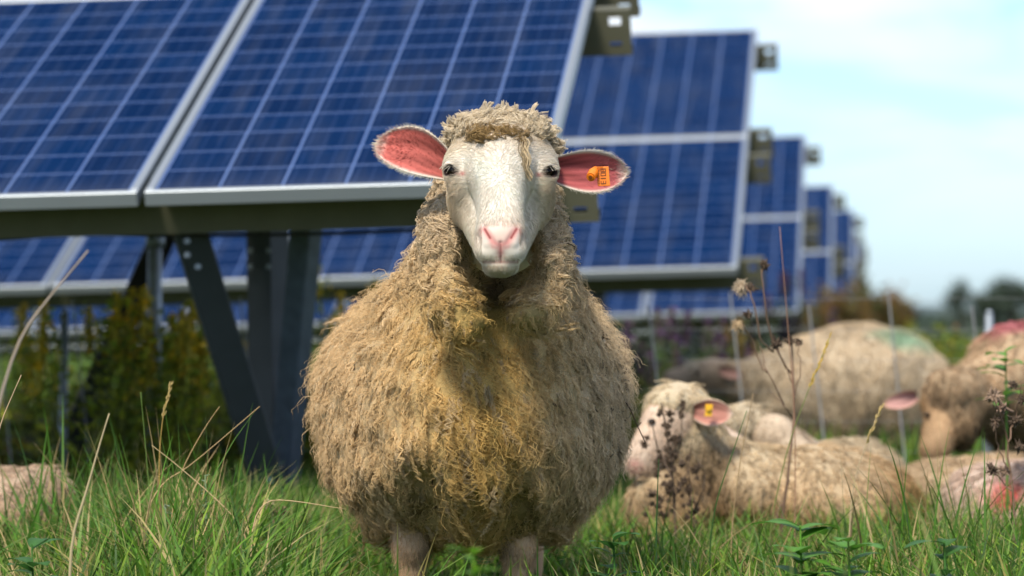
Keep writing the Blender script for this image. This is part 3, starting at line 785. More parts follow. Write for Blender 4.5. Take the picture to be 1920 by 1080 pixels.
# ear tag: a stud, its shaded hole painted as a dark disc, and a numbered flag
tagE = empty('ear_tag'); tagE.parent = sheep
tc = W(1114, 326, 6.435)-S0; tagE.location = tuple(tc)
mb = MB(); s = 6.435/F
mb.tube([(0.003, 0.012, 0.006), (-0.001, -0.001, 0.0015), (-0.006, -0.015, -0.006)], [0.0075, 0.0090, 0.0078], 18)
mb.tube([(-0.0058, -0.0146, -0.0058), (-0.0065, -0.0160, -0.0066)], [0.0052, 0.0050], 16)
mb.build('stud', M['orange'], tagE, smooth=False)
mb = MB(); mb.tube([(-0.0062, -0.0158, -0.0063), (-0.0066, -0.0166, -0.0068)], 0.0034, 12); mb.build('stud_hole_disc', M['print'], tagE)
mb = MB(); ang = math.radians(-8); ux = np.array([math.cos(ang), -0.25, 0.02]); uz = np.array([-math.sin(ang)*-1*0.16, 0.02, 1.0])
p0 = np.array([0.006, -0.004, -0.021])
mb.box(p0, ux*0.021, np.array([0.0004, 0.002, 0]), uz*0.033+ux*-0.002); fl2 = mb.build('flag', M['orange'], tagE)
bvm = fl2.modifiers.new('bevel', 'BEVEL'); bvm.width = 0.002; bvm.segments = 3
mb = MB(); mb.box(p0+ux*(-0.004)+uz*0.026, ux*0.014, np.array([0, 0.002, 0]), uz*0.007); mb.build('neck', M['orange'], tagE)
mb = MB(); yy = np.array([0, -0.0012, 0]); i = 0
def seg(x, z, w, h): mb.box(p0+ux*x+uz*z+yy, ux*w, np.array([0, 0.0011, 0]), uz*h)
for r, dig in enumerate(('8', '0', '1', '3')):       # worn digits running down the flag
    z = 0.0245-0.0068*r; x = 0.005
    if dig in '80': seg(x, z, .009, .0009); seg(x, z+.0045, .009, .0009); seg(x, z, .0012, .005); seg(x+.008, z, .0012, .005)
    if dig == '8': seg(x+.004, z, .0011, .005)
    if dig == '1': seg(x, z+.002, .0092, .0013)
    if dig == '3': seg(x, z, .0012, .005); seg(x+.004, z, .0011, .005); seg(x+.008, z, .0012, .005); seg(x, z, .009, .0009)
for r in range(6): seg(0.0015, 0.004+0.0042*r, 0.0016, 0.0026)
mb.build('digits', M['print'], tagE)

# ================================================================ THE OTHER SHEEP
def prim_sdf(prims, k, amp=0.010, seed=0):
    def fn(P):
        d = None
        for p in prims:
            e = sd_ell(P, p[1], p[2]) if p[0] == 'e' else sd_cap(P, p[1], p[2], p[3], p[4])
            d = e if d is None else smin(d, e, k)
        return d+amp*noise3(P, 30, seed)
    return fn
def bbox(prims, pad=0.06):
    lo = np.full(3, 1e9); hi = -lo
    for p in prims:
        if p[0] == 'e': a = [p[1]-np.array(p[2]), p[1]+np.array(p[2])]
        else: r = max(p[3], p[4]); a = [np.minimum(p[1], p[2])-r, np.maximum(p[1], p[2])+r]
        lo = np.minimum(lo, a[0]); hi = np.maximum(hi, a[1])
    return lo-pad, hi+pad
def other_sheep(label, base, wool, skin, top, flank, paint=(), ears=(), eyes=(), facecol=(0.66, 0.58, 0.46), tagpos=None, seed=1, nw=1900, nosepx=None):
    root = empty('sheep', base); tag(root, label, 'sheep', None)
    b0 = np.asarray(base, float)
    V, Fq = surface_nets(prim_sdf(wool, 0.05, 0.008, seed), *bbox(wool), 0.014)
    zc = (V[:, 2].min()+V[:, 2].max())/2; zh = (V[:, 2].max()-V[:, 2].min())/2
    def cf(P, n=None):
        t = np.clip((P[:, 2]-zc)/zh*0.9+0.45+0.25*noise3(P, 12, seed+3), 0, 1)[:, None]  # dirty flanks to pale back, with light from above put into the colour
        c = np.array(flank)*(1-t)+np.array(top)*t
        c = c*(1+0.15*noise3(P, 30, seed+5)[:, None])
        for (pc, r, col) in paint:  # marking paint, and the painted neck shadow of the tagged sheep
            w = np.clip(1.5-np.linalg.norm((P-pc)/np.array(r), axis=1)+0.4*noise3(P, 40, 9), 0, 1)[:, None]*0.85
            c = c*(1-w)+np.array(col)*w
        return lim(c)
    f = np_mesh('fleece', V-b0, Fq, M['wool'], root, cf(V)*0.6)  # darkened beneath the locks so shaded gaps are painted in
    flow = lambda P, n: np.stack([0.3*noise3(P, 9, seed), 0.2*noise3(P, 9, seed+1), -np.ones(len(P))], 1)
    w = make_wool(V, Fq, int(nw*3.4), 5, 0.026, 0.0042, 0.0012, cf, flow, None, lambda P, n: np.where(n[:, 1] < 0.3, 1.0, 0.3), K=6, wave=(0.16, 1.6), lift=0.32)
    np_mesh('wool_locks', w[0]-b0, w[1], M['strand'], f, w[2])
    inner = [('e', np.array(wool[0][1]), tuple(0.78*np.array(wool[0][2]))), ('c', np.array(wool[0][1]), np.array(skin[0][1]), 0.06, 0.045)]
    V2, F2 = surface_nets(prim_sdf(skin+inner, 0.022, 0.001, seed), *bbox(skin+inner, 0.03), 0.008)
    C2 = np.array(facecol)*(1+0.10*noise3(V2, 40, seed)[:, None])
    C2[V2[:, 2] < 0.03+ground_z(b0[1])] = (0.05, 0.04, 0.03)
    if nosepx is not None:
        w = np.clip(1.4-np.linalg.norm(V2-nosepx, axis=1)/0.022, 0, 1)[:, None]; C2 = C2*(1-w)+np.array([0.5, 0.22, 0.2])*w
    C2 = C2*(1+0.16*noise3(V2, 60, seed+2)[:, None]+0.12*noise3(V2, 25, seed+4)[:, None])
    pieces = [(V2, F2, np.clip(C2, .01, .85))]
    Ph, Nh = sample(V2, F2, 9000, lambda P, n: (n[:, 1] < 0.4)*np.where(np.linalg.norm(P-np.array(skin[0][1]), axis=1) < 0.2, 1.0, 0.03))
    dh = np.stack([0.3*rng.normal(size=9000), 0.3*rng.normal(size=9000), -0.7+0.4*rng.normal(size=9000)], 1); th = np.linspace(0, 1, 4)[None, :, None]
    hh = Ph[:, None]+0.009*(dh[:, None]*th+0.5*Nh[:, None]*th*(1-0.5*th))
    ch = np.array(facecol)*1.1*np.exp(0.2*rng.normal(size=(9000, 1)))*(1+0.25*noise3(Ph, 35, seed)[:, None])
    for (a, b, hw, inner) in ears: pieces.append(ear(a, b, hw, 0.02, 0, inner, tuple(1.15*np.array(facecol)), 0.0, 18, 12))
    v, ff, c = join(pieces)
    bo = np_mesh('body', v-b0, ff, M['skin'], root, c)
    hs = strands(hh, np.linspace(0.0007, 0.0003, 4)[None]*np.ones((9000, 1)), lim(ch)); np_mesh('face_hair', hs[0]-b0, hs[1], M['strand'], bo, hs[2])
    for e in eyes:
        bpy.ops.mesh.primitive_uv_sphere_add(segments=20, ring_count=12, radius=0.012)
        ob = bpy.context.object; ob.name = 'eye'; ob.parent = root; ob.location = tuple(e-b0); ob.scale = (0.7, 0.7, 0.5); ob.data.materials.append(M['eye'])
    if tagpos is not None:
        mb = MB(); mb.box((-.008, 0, -.012), (.016, 0, 0), (0, .002, 0), (0.002, 0, .026)); mb.tube([(0, -.006, .006), (0, .004, .006)], .006, 12)
        o = mb.build('ear_tag', M['yellow'], root); o.location = tuple(tagpos-b0)
    return root
def legs(x0, x1, y, z0, gz):
    out = []
    for x in (x0, x1):
        for dy in (-0.09, 0.09):
            out += [('c', np.array([x, y+dy, z0]), np.array([x+.01, y+dy, gz+.03]), 0.035, 0.020), ('c', np.array([x+.01, y+dy, gz+.03]), np.array([x-.01, y+dy, gz]), 0.021, 0.026)]
    return out
gz = lambda y: float(ground_z(y))
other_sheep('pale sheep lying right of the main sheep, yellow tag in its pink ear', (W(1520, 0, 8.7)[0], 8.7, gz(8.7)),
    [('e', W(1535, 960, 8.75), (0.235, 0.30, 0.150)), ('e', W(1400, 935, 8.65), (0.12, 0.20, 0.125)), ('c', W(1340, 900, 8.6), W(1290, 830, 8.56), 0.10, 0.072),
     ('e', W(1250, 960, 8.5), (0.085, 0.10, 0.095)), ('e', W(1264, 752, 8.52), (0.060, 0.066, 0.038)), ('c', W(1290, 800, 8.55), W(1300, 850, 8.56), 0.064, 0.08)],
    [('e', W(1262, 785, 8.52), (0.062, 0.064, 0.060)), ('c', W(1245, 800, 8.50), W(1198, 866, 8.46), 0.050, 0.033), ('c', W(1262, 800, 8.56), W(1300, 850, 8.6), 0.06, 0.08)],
    (0.84, 0.70, 0.48), (0.46, 0.28, 0.12), paint=[(W(1318, 880, 8.5), (0.075, 0.35, 0.085), (0.26, 0.17, 0.09))], ears=[(W(1300, 772, 8.46), W(1371, 775, 8.44), 0.034, (0.48, 0.22, 0.17))], eyes=[W(1222, 790, 8.452)],  # the brown patch is neck shadow painted into the wool
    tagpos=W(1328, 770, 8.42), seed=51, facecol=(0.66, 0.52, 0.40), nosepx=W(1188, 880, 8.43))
other_sheep('cream sheep dozing behind the lying one, pale head resting on a back', (W(1560, 0, 9.7)[0], 9.7, gz(9.7)),
    [('e', W(1590, 915, 9.85), (0.155, 0.28, 0.125)), ('e', W(1500, 900, 9.6), (0.14, 0.18, 0.10)), ('e', W(1405, 798, 9.30), (0.058, 0.075, 0.045)), ('c', W(1400, 810, 9.4), W(1440, 880, 9.6), 0.065, 0.09)],
    [('e', W(1450, 815, 9.26), (0.055, 0.060, 0.046)), ('c', W(1462, 825, 9.23), W(1520, 862, 9.18), 0.042, 0.030)],
    (0.68, 0.57, 0.40), (0.42, 0.31, 0.18), ears=[(W(1440, 812, 9.24), W(1502, 822, 9.20), 0.026, (0.66, 0.48, 0.40))], eyes=[W(1476, 836, 9.215)], seed=61, facecol=(0.54, 0.43, 0.31))
other_sheep('big grey brown sheep grazing in the background with a green paint mark on its rump', (W(1580, 0, 13)[0], 13.0, gz(13)),
    [('e', W(1610, 742, 13.0), (0.325, 0.26, 0.245)), ('e', W(1490, 750, 12.95), (0.19, 0.2, 0.185)), ('c', W(1450, 720, 12.9), W(1375, 715, 12.9), 0.10, 0.065), ('e', W(1310, 690, 12.9), (0.05, 0.05, 0.025))],
    [('e', W(1330, 703, 12.9), (0.07, 0.06, 0.05)), ('c', W(1330, 705, 12.9), W(1262, 712, 12.9), 0.048, 0.036), ('c', W(1340, 705, 12.9), W(1400, 715, 12.9), 0.05, 0.07)]+legs(W(1480, 0, 13)[0], W(1720, 0, 13)[0], 13.0, 0.25, gz(13)),
    (0.78, 0.65, 0.47), (0.46, 0.36, 0.24), paint=[(W(1705, 632, 12.85), (0.085, 0.2, 0.045), (0.30, 0.52, 0.36))],
    ears=[(W(1345, 692, 12.84), W(1392, 704, 12.82), 0.024, (0.45, 0.25, 0.2))], eyes=[W(1308, 700, 12.845)], seed=71, facecol=(0.45, 0.34, 0.24), nw=2600)
other_sheep('tan sheep at the right edge grazing head down, pink paint on its back', (W(1960, 0, 10.4)[0], 10.4, gz(10.4)),
    [('e', W(2020, 745, 10.4), (0.285, 0.26, 0.222)), ('c', W(1880, 730, 10.25), W(1815, 750, 10.15), 0.115, 0.085), ('e', W(1900, 700, 10.35), (0.12, 0.18, 0.135)), ('e', W(1780, 728, 10.08), (0.060, 0.075, 0.045)), ('c', W(1800, 740, 10.06), W(1796, 800, 10.06), 0.070, 0.055)],
    [('e', W(1775, 748, 10.1), (0.068, 0.065, 0.066)), ('c', W(1775, 770, 10.08), W(1752, 842, 10.0), 0.056, 0.038), ('c', W(1800, 750, 10.12), W(1850, 740, 10.2), 0.07, 0.09)]+legs(W(1890, 0, 10.4)[0], W(2140, 0, 10.4)[0], 10.4, 0.25, gz(10.4)),
    (0.60, 0.44, 0.28), (0.26, 0.17, 0.09), paint=[(W(1905, 600, 10.3), (0.10, 0.22, 0.04), (0.56, 0.16, 0.20))],
    ears=[(W(1722, 742, 10.05), W(1662, 758, 10.0), 0.026, (0.50, 0.28, 0.25))], eyes=[W(1738, 778, 10.022)], seed=81, facecol=(0.42, 0.28, 0.16))
other_sheep('sheep lying low at the right edge with a bright red paint patch', (W(1910, 0, 8.5)[0], 8.5, gz(8.5)),
    [('e', W(1930, 990, 8.5), (0.185, 0.28, 0.145)), ('e', W(1840, 985, 8.45), (0.085, 0.15, 0.12))],
    [('e', W(2110, 930, 8.4), (0.065, 0.07, 0.06)), ('c', W(2120, 935, 8.36), W(2170, 980, 8.3), 0.05, 0.036), ('c', W(2040, 980, 8.45), W(2110, 935, 8.42), 0.10, 0.06)],
    (0.72, 0.56, 0.45), (0.50, 0.34, 0.20), paint=[(W(1893, 925, 8.28), (0.045, 0.12, 0.030), (0.75, 0.09, 0.09))], ears=[(W(2090, 915, 8.35), W(2050, 900, 8.33), 0.026, (0.6, 0.3, 0.25))], eyes=[W(2130, 925, 8.335)], seed=91)
other_sheep('beige sheep resting behind the red marked one, only its low back showing', (W(1830, 0, 9.5)[0], 9.5, gz(9.5)),
    [('e', W(1850, 945, 9.5), (0.235, 0.2, 0.120)), ('e', W(1740, 935, 9.45), (0.08, 0.12, 0.075))],
    [('e', W(2060, 880, 9.45), (0.065, 0.07, 0.06)), ('c', W(2070, 885, 9.4), W(2120, 920, 9.36), 0.05, 0.036), ('c', W(2000, 930, 9.48), W(2060, 890, 9.45), 0.09, 0.06)],
    (0.62, 0.47, 0.30), (0.40, 0.27, 0.14), ears=[(W(2045, 865, 9.38), W(2010, 860, 9.36), 0.024, (0.6, 0.35, 0.28))], eyes=[W(2078, 878, 9.395)], seed=101, nw=1200)
other_sheep('sheep lying half hidden in the grass at the left edge', (W(20, 0, 8.4)[0], 8.4, gz(8.4)),
    [('e', W(10, 970, 8.4), (0.135, 0.22, 0.105)), ('e', W(75, 925, 8.35), (0.055, 0.08, 0.050))],
    [('e', W(-130, 900, 8.35), (0.065, 0.07, 0.06)), ('c', W(-135, 905, 8.3), W(-180, 950, 8.2), 0.05, 0.036), ('c', W(-60, 950, 8.4), W(-125, 905, 8.36), 0.08, 0.06)],
    (0.66, 0.50, 0.36), (0.50, 0.34, 0.20), ears=[(W(-110, 885, 8.3), W(-70, 880, 8.28), 0.026, (0.6, 0.35, 0.3))], eyes=[W(-150, 895, 8.29)], seed=111, nw=900)

# ================================================================ GROUND
def ground():
    ys = np.concatenate([np.linspace(-6, 48, 110), np.geomspace(50, 1500, 30)]); xs = np.concatenate([-np.geomspace(700, 7, 22), np.linspace(-6, 6, 60), np.geomspace(7, 700, 22)])
    X, Y = np.meshgrid(xs, ys); Z = ground_z(Y)+0.012*np.sin(X*5+1)*np.sin(Y*4)*np.exp(-Y/60)
    Z = np.where(Y > 200, Z-(Y-200)*0.0004, Z)
    V = np.stack([X, Y, Z], -1).reshape(-1, 3); n = len(xs); i = np.arange(len(ys)-1)[:, None]*n+np.arange(n-1)[None]
    Fq = np.stack([i, i+1, i+n+1, i+n], -1).reshape(-1, 4)
    m, nt, b = new_mat('meadow_soil'); tcn = N(nt, 'ShaderNodeTexCoord'); n1 = N(nt, 'ShaderNodeTexNoise'); n1.inputs['Scale'].default_value = 1.5; n1.inputs['Detail'].default_value = 10
    L(nt, tcn.outputs['Object'], n1.inputs['Vector']); r = N(nt, 'ShaderNodeValToRGB')
    r.color_ramp.elements[0].position = 0.35; r.color_ramp.elements[0].color = (0.022, 0.032, 0.010, 1); r.color_ramp.elements[1].position = 0.7; r.color_ramp.elements[1].color = (0.06, 0.10, 0.022, 1)
    L(nt, n1.outputs['Fac'], r.inputs[0]); L(nt, r.outputs[0], b.inputs['Base Color']); b.inputs['Roughness'].default_value = 0.95
    o = np_mesh('ground', V, Fq, m); tag(o, kind='structure')
ground()

# ================================================================ GRASS
def blades(n, xf, yf, hf, wd, cf, K=6, lean=0.35, gzf=ground_z):
    y = yf(n); x = xf(n, y); z = gzf(y); h = hf(n, x, y)
    a = rng.random(n)*6.283; dx = np.cos(a); dy = np.sin(a); ln = lean*(0.3+1.4*rng.random(n)**1.5)
    t = np.linspace(0, 1, K)[None, :]
    cx = x[:, None]+(dx*h*ln)[:, None]*t**2.0; cy = y[:, None]+(dy*h*ln)[:, None]*t**2.0; cz = z[:, None]-0.01+h[:, None]*(t-0.28*np.minimum(ln, 1.6)[:, None]*t**2.6)
    b = rng.random(n)*6.283; w = (wd*(0.6+0.8*rng.random(n)))[:, None]*(1-t**2.2)*0.5+0.00015
    sx = np.cos(b)[:, None]*w; sy = np.sin(b)[:, None]*w
    V = np.stack([np.stack([cx-sx, cy-sy, cz], -1), np.stack([cx+sx, cy+sy, cz], -1)], 2).reshape(-1, 3)
    i = np.arange(n)[:, None]*K*2+np.arange(K-1)[None]*2
    Fq = np.stack([i, i+1, i+3, i+2], -1).reshape(-1, 4)
    c = cf(n, x, y); C = np.repeat(c, K*2, 0).reshape(n, K*2, 3)
    tt = np.repeat(np.linspace(0, 1, K), 2)[None, :, None]; tip = np.array([0.30, 0.26, 0.10]); dry = (rng.random((n, 1, 1)) < 0.25)*np.clip((tt-0.7)/0.3, 0, 1)
    C = C*(1-dry)+tip*dry
    return V, Fq, C.reshape(-1, 3)
def gcol(n, x, y):
    base = np.array([[0.070, 0.170, 0.016], [0.12, 0.24, 0.022], [0.045, 0.11, 0.018], [0.18, 0.28, 0.03], [0.42, 0.34, 0.15], [0.26, 0.22, 0.06]])
    k = rng.choice(6, n, p=[0.34, 0.26, 0.2, 0.10, 0.05, 0.05]); return base[k]*np.exp(0.2*rng.normal(size=(n, 1)))
def xspread(m): return lambda n, y: (rng.random(n)*2-1)*(0.1338*y*m+0.45)
def hnear(n, x, y):
    px = 960+F*x/y
    h = 0.17*(0.45+0.8*rng.random(n))
    h = h*(1+0.55*np.exp(-((px-380)/210)**2)*(y < 8.6)+0.25*np.clip((px-1500)/300, 0, 1))
    inf = (px > 660) & (px < 1080) & (y < 7.0); h = np.where(inf, np.minimum(h, 0.08+0.11*rng.random(n))+0.09*(rng.random(n) < 0.09)*(y < 6.62), h)
    inb = (np.abs(x+0.074) < 0.28) & (y > 6.6) & (y < 7.6); h = np.where(inb, np.minimum(h, 0.11), h)
    # nothing tall in front of the low sheep
    return h
G = []
G.append(blades(30000, xspread(1.25), lambda n: 5.9+2.9*rng.random(n), hnear, 0.0072, gcol, 7, 0.6))
G.append(blades(26000, xspread(1.25), lambda n: 8.6+3.4*rng.random(n), lambda n, x, y: 0.16*(0.5+0.8*rng.random(n)), 0.006, gcol, 5, 0.45))
G.append(blades(30000, xspread(1.3), lambda n: 12+14*rng.random(n)**1.3, lambda n, x, y: 0.22*(0.5+0.9*rng.random(n)), 0.012, gcol, 4, 0.4))
G.append(blades(22000, xspread(1.3), lambda n: 26+60*rng.random(n)**1.4, lambda n, x, y: 0.35*(0.5+0.9*rng.random(n)), 0.03, gcol, 4, 0.4))
G.append(blades(2500, xspread(1.6), lambda n: 3.2+2.9*rng.random(n), lambda n, x, y: (0.56-490*y/F)*(0.4+0.5*rng.random(n)), 0.0042, gcol, 6, 0.4))
v, f, c = join(G); o = np_mesh('grass', v, f, M['leaf'], None, c); tag(o, 'green meadow grass covering the ground around the sheep', 'grass', kind='stuff')

def tufts(spec, name, label):
    Gs = []
    for (px, D, sp, n, hlo, hhi, wd, ln, mix) in spec:
        x0 = W(px, 0, D)[0]
        def cf(n, x, y, mix=mix):
            g1 = np.array([0.07, 0.17, 0.02]); s1 = np.array([0.36, 0.27, 0.12]); k = (rng.random(n) < mix)[:, None]
            return np.where(k, s1, g1)*np.exp(0.3*rng.normal(size=(n, 1)))
        Gs.append(blades(n, lambda n, y: x0+rng.normal(size=n)*sp, lambda n: D+rng.normal(size=n)*0.10, lambda n, x, y: hlo+(hhi-hlo)*rng.random(n), wd, cf, 8, ln))
    v, f, c = join(Gs); o = np_mesh(name, v, f, M['leaf'], None, c); tag(o, label, 'grass', kind='stuff'); return o
tufts([(110, 7.7, 0.08, 26, 0.26, 0.46, 0.012, 0.35, 0.05), (420, 7.9, 0.16, 40, 0.2, 0.34, 0.010, 0.6, 0.1), (230, 7.0, 0.2, 46, 0.16, 0.34, 0.009, 0.7, 0.15), (40, 6.6, 0.10, 90, 0.14, 0.22, 0.003, 0.9, 0.85), (150, 6.7, 0.09, 70, 0.14, 0.24, 0.003, 0.9, 0.8), (330, 7.0, 0.05, 60, 0.24, 0.46, 0.004, 0.3, 0.5), (270, 7.3, 0.14, 120, 0.2, 0.40, 0.0045, 0.5, 0.15), (120, 7.6, 0.14, 110, 0.2, 0.36, 0.005, 0.5, 0.15), (330, 7.15, 0.10, 90, 0.20, 0.44, 0.004, 0.5, 0.35), (200, 7.5, 0.12, 70, 0.2, 0.38, 0.005, 0.6, 0.2), (90, 7.0, 0.14, 90, 0.12, 0.26, 0.004, 0.7, 0.5), (450, 7.4, 0.10, 60, 0.15, 0.33, 0.004, 0.8, 0.3),
       (30, 7.6, 0.1, 40, 0.2, 0.36, 0.005, 0.5, 0.3), (580, 7.7, 0.1, 50, 0.12, 0.24, 0.004, 0.8, 0.2)], 'tall_grass', 'taller seeding grass standing left of the main sheep')
tufts([(1860, 4.6, 0.03, 30, 0.30, 0.42, 0.006, 0.25, 0.0), (1500, 4.8, 0.05, 16, 0.26, 0.34, 0.006, 0.3, 0.1), (1740, 7.0, 0.07, 40, 0.22, 0.42, 0.005, 0.3, 0.25), (1820, 7.3, 0.06, 26, 0.2, 0.42, 0.005, 0.4, 0.2), (1560, 7.3, 0.10, 50, 0.14, 0.28, 0.005, 0.7, 0.35), (1330, 7.3, 0.10, 60, 0.14, 0.28, 0.004, 0.6, 0.45),
       (1430, 7.1, 0.1, 50, 0.12, 0.30, 0.004, 0.5, 0.4), (1880, 7.0, 0.05, 60, 0.16, 0.30, 0.005, 0.5, 0.1), (1220, 7.5, 0.06, 24, 0.14, 0.24, 0.0045, 0.6, 0.2)], 'tall_grass', 'taller grass standing between the camera and the resting sheep')

# ---- single stalks
def stalk(name, label, cat, pts, D, r0, col, seed=False, group=None, seedcol=(0.4, 0.3, 0.12)):
    P = np.array([W(px, py, D) for px, py in pts]); base = P[0].copy()
    extra = []
    if base[2] > 0.0: P = np.vstack([[base[0], base[1], 0.0], P]); base = P[0].copy()
    t = np.linspace(0, 1, len(P)); tt = np.linspace(0, 1, 16)
    Q = np.stack([np.interp(tt, t, P[:, i]) for i in range(3)], 1)
    for _ in range(2): Q[1:-1] = (Q[:-2]+2*Q[1:-1]+Q[2:])/4
    root = empty(name, base); tag(root, label, cat, group)
    mb = MB(); mb.tube(Q-base, np.linspace(r0, r0*0.35, 16), 6, col); mb.build('stem', M['stem'], root, smooth=True, col=True)
    if seed:
        mb = MB()
        for i in range(30):
            s = Q[-1]+(Q[-5]-Q[-1])*rng.random(); d = rng.normal(size=3); d /= np.linalg.norm(d); u = Q[-1]-Q[-5]; u /= np.linalg.norm(u)
            mb.tube([s-base, s-base+(u+0.5*d)*0.006, s-base+(u+0.3*d)*0.011], [0.0009, 0.0013, 0.0003], 5, seedcol)
        mb.build('seed_head', M['stem'], root, col=True)
    return root
stalk('grass_stalk', 'grey blurred stalk slanting across the upper left edge', 'stalk', [(-30, 860), (30, 640), (90, 560), (165, 470)], 5.2, 0.0036, (0.30, 0.25, 0.20))
stalk('grass_stalk', 'short pale stalk slanting up at the left edge', 'stalk', [(-20, 900), (0, 795), (40, 703)], 6.4, 0.0022, (0.42, 0.30, 0.18))
stalk('grass_stalk', 'long tan straw leaning right under the steel brace', 'stalk', [(270, 960), (308, 900), (350, 880), (487, 762)], 7.0, 0.0017, (0.48, 0.34, 0.17))
stalk('grass_stalk', 'bent tan straw crossing the long one by the steel brace', 'stalk', [(320, 960), (340, 880), (385, 800), (412, 762)], 7.05, 0.0015, (0.45, 0.31, 0.15))
stalk('grass_stalk', 'broken straw tipping down right from the tall grass clump', 'stalk', [(285, 835), (330, 870), (400, 930), (470, 1000)][::-1], 6.9, 0.0018, (0.45, 0.34, 0.18))
stalk('grass_stalk', 'yellow brown seeding grass spike at the left clump', 'stalk', [(300, 960), (298, 860), (305, 780), (320, 722)], 7.05, 0.0017, (0.36, 0.24, 0.07), True)
stalk('grass_stalk', 'upright thin green grass spike left of the brown one', 'stalk', [(285, 980), (275, 860), (264, 735)], 7.1, 0.0016, (0.12, 0.20, 0.05))
stalk('grass_stalk', 'pale thick blurred straw in the left grass', 'stalk', [(130, 1020), (160, 930), (185, 840), (205, 775)], 5.9, 0.0030, (0.40, 0.33, 0.19))
stalk('grass_stalk', 'straw lying toward the belly of the main sheep', 'stalk', [(470, 980), (500, 935), (560, 940), (650, 955)], 6.7, 0.0016, (0.50, 0.36, 0.20))
stalk('grass_stalk', 'tall thin reddish stalk rising highest above the grazing sheep', 'stalk', [(1490, 1000), (1492, 800), (1478, 620), (1462, 425)], 7.7, 0.0017, (0.30, 0.17, 0.11))
stalk('grass_stalk', 'green stalk with a yellow seed tip leaning right above the sheep', 'stalk', [(1440, 1000), (1478, 830), (1520, 720), (1556, 632)], 7.4, 0.0016, (0.16, 0.20, 0.06), True, None, (0.50, 0.34, 0.07))
stalk('grass_stalk', 'pale straw leaning right in front of the resting sheep', 'stalk', [(1592, 985), (1600, 900), (1625, 830), (1652, 762)], 7.2, 0.0017, (0.46, 0.36, 0.22), True)
stalk('grass_stalk', 'dark green leaning blade beside the tagged ear', 'stalk', [(1330, 1010), (1345, 930), (1370, 860), (1400, 770)], 7.0, 0.0018, (0.05, 0.12, 0.03))
stalk('grass_stalk', 'upright stiff blade before the chest of the lying sheep', 'stalk', [(1230, 1030), (1232, 940), (1235, 860)], 6.8, 0.0022, (0.04, 0.10, 0.03))
stalk('grass_stalk', 'bent light straw between the dead weed and the lying sheep', 'stalk', [(1370, 1000), (1385, 880), (1400, 800), (1412, 738)], 7.3, 0.0016, (0.34, 0.24, 0.13))

def dead_weed(label, D, stems, heads, col, name='dead_weed'):
    base = W(stems[0][0][0], 0, D); base[2] = 0.0; root = empty(name, base); tag(root, label, 'dead weed')
    mb = MB()
    for st in stems:
        P = np.array([W(px, py, D+0.02*rng.normal()) for px, py in st[:-1]]); r = st[-1]
        if st is stems[0]: P = np.vstack([base, P])
        tt = np.linspace(0, 1, 12); t = np.linspace(0, 1, len(P)); Q = np.stack([np.interp(tt, t, P[:, i]) for i in range(3)], 1)
        Q[1:-1] += rng.normal(size=(10, 3))*0.0012
        mb.tube(Q-base, np.linspace(r, r*0.5, 12)*1.35, 6, np.array(col)*(0.8+.4*rng.random()))
    mb.build('stem', M['stem'], root, smooth=True, col=True)
    for (px, py, r, hc, fl) in heads:
        c = W(px, py, D)-base+np.array([0, rng.normal()*0.01, 0]); mb = MB()
        for i in range(170 if fl < 0 else 64):
            if fl < 0:
                d = rng.normal(size=3); d /= np.linalg.norm(d); d[2] += fl; e = c+d*r*(0.55+0.35*rng.random())+rng.normal(size=3)*r*0.12
                mb.tube([c+d*r*0.1, (c+e)/2+rng.normal(size=3)*r*0.1, e], [r*0.05, r*0.045, r*0.02], 4, np.array(hc)*(0.6+0.6*rng.random())); continue
            d = rng.normal(size=3); d /= np.linalg.norm(d); d[2] += fl; a = c+d*r*0.1; e = c+d*r*(0.35+0.6*rng.random()); s = rng.normal(size=3)*r*0.3
            mb.tube([a, (a+e)/2+s*0.4, e+s], [r*0.12, r*0.20, r*0.05], 5, np.array(hc)*(0.6+0.8*rng.random()))
        mb.build('flower_head', M['stem'], root, col=True)
    return root
DK = (0.095, 0.068, 0.048); BR = (0.17, 0.11, 0.075)
dead_weed('tall branching dead weed with two pale fluffy heads, in front of the grazing sheep', 7.85,
    [[(1465, 1000), (1478, 880), (1490, 760), (1484, 640), 0.0030], [(1484, 700), (1450, 650), (1432, 560), (1428, 505), 0.0016], [(1450, 660), (1425, 640), (1412, 560), (1398, 535), 0.0016], [(1440, 700), (1428, 690), (1412, 640), (1392, 606), 0.0014],
     [(1486, 720), (1475, 690), (1455, 655), 0.0013], [(1488, 760), (1500, 700), (1497, 640), 0.0013], [(1470, 760), (1440, 700), (1425, 650), 0.0013], [(1490, 790), (1470, 760), (1445, 735), 0.0012], [(1480, 900), (1460, 960), (1445, 1010), 0.0016]],
    [(1390, 535, 0.024, (0.50, 0.40, 0.28), -0.3), (1382, 603, 0.017, (0.46, 0.34, 0.20), -0.8), (1432, 497, 0.013, DK, 0), (1410, 540, 0.012, DK, 0), (1402, 590, 0.011, DK, 0), (1455, 645, 0.014, DK, 0), (1480, 640, 0.012, DK, 0), (1498, 642, 0.010, DK, 0)], BR)
h2 = [(1250+17*rng.normal(), 758+i*4.6+6*rng.normal(), 0.006+0.006*rng.random()**2, DK, 0.2) for i in range(48)]
dead_weed('dark withered flower spike standing against the tagged sheep', 8.0, [[(1268, 1010), (1262, 900), (1248, 800), (1240, 755), 0.0026], [(1262, 900), (1232, 840), (1222, 790), 0.0014], [(1258, 880), (1280, 820), (1276, 775), 0.0014], [(1262, 940), (1290, 880), (1298, 820), 0.0013]], h2, DK)
h3 = [(1292+14*rng.normal(), 870+i*6+5*rng.normal(), 0.005+0.005*rng.random(), DK, 0.2) for i in range(18)]
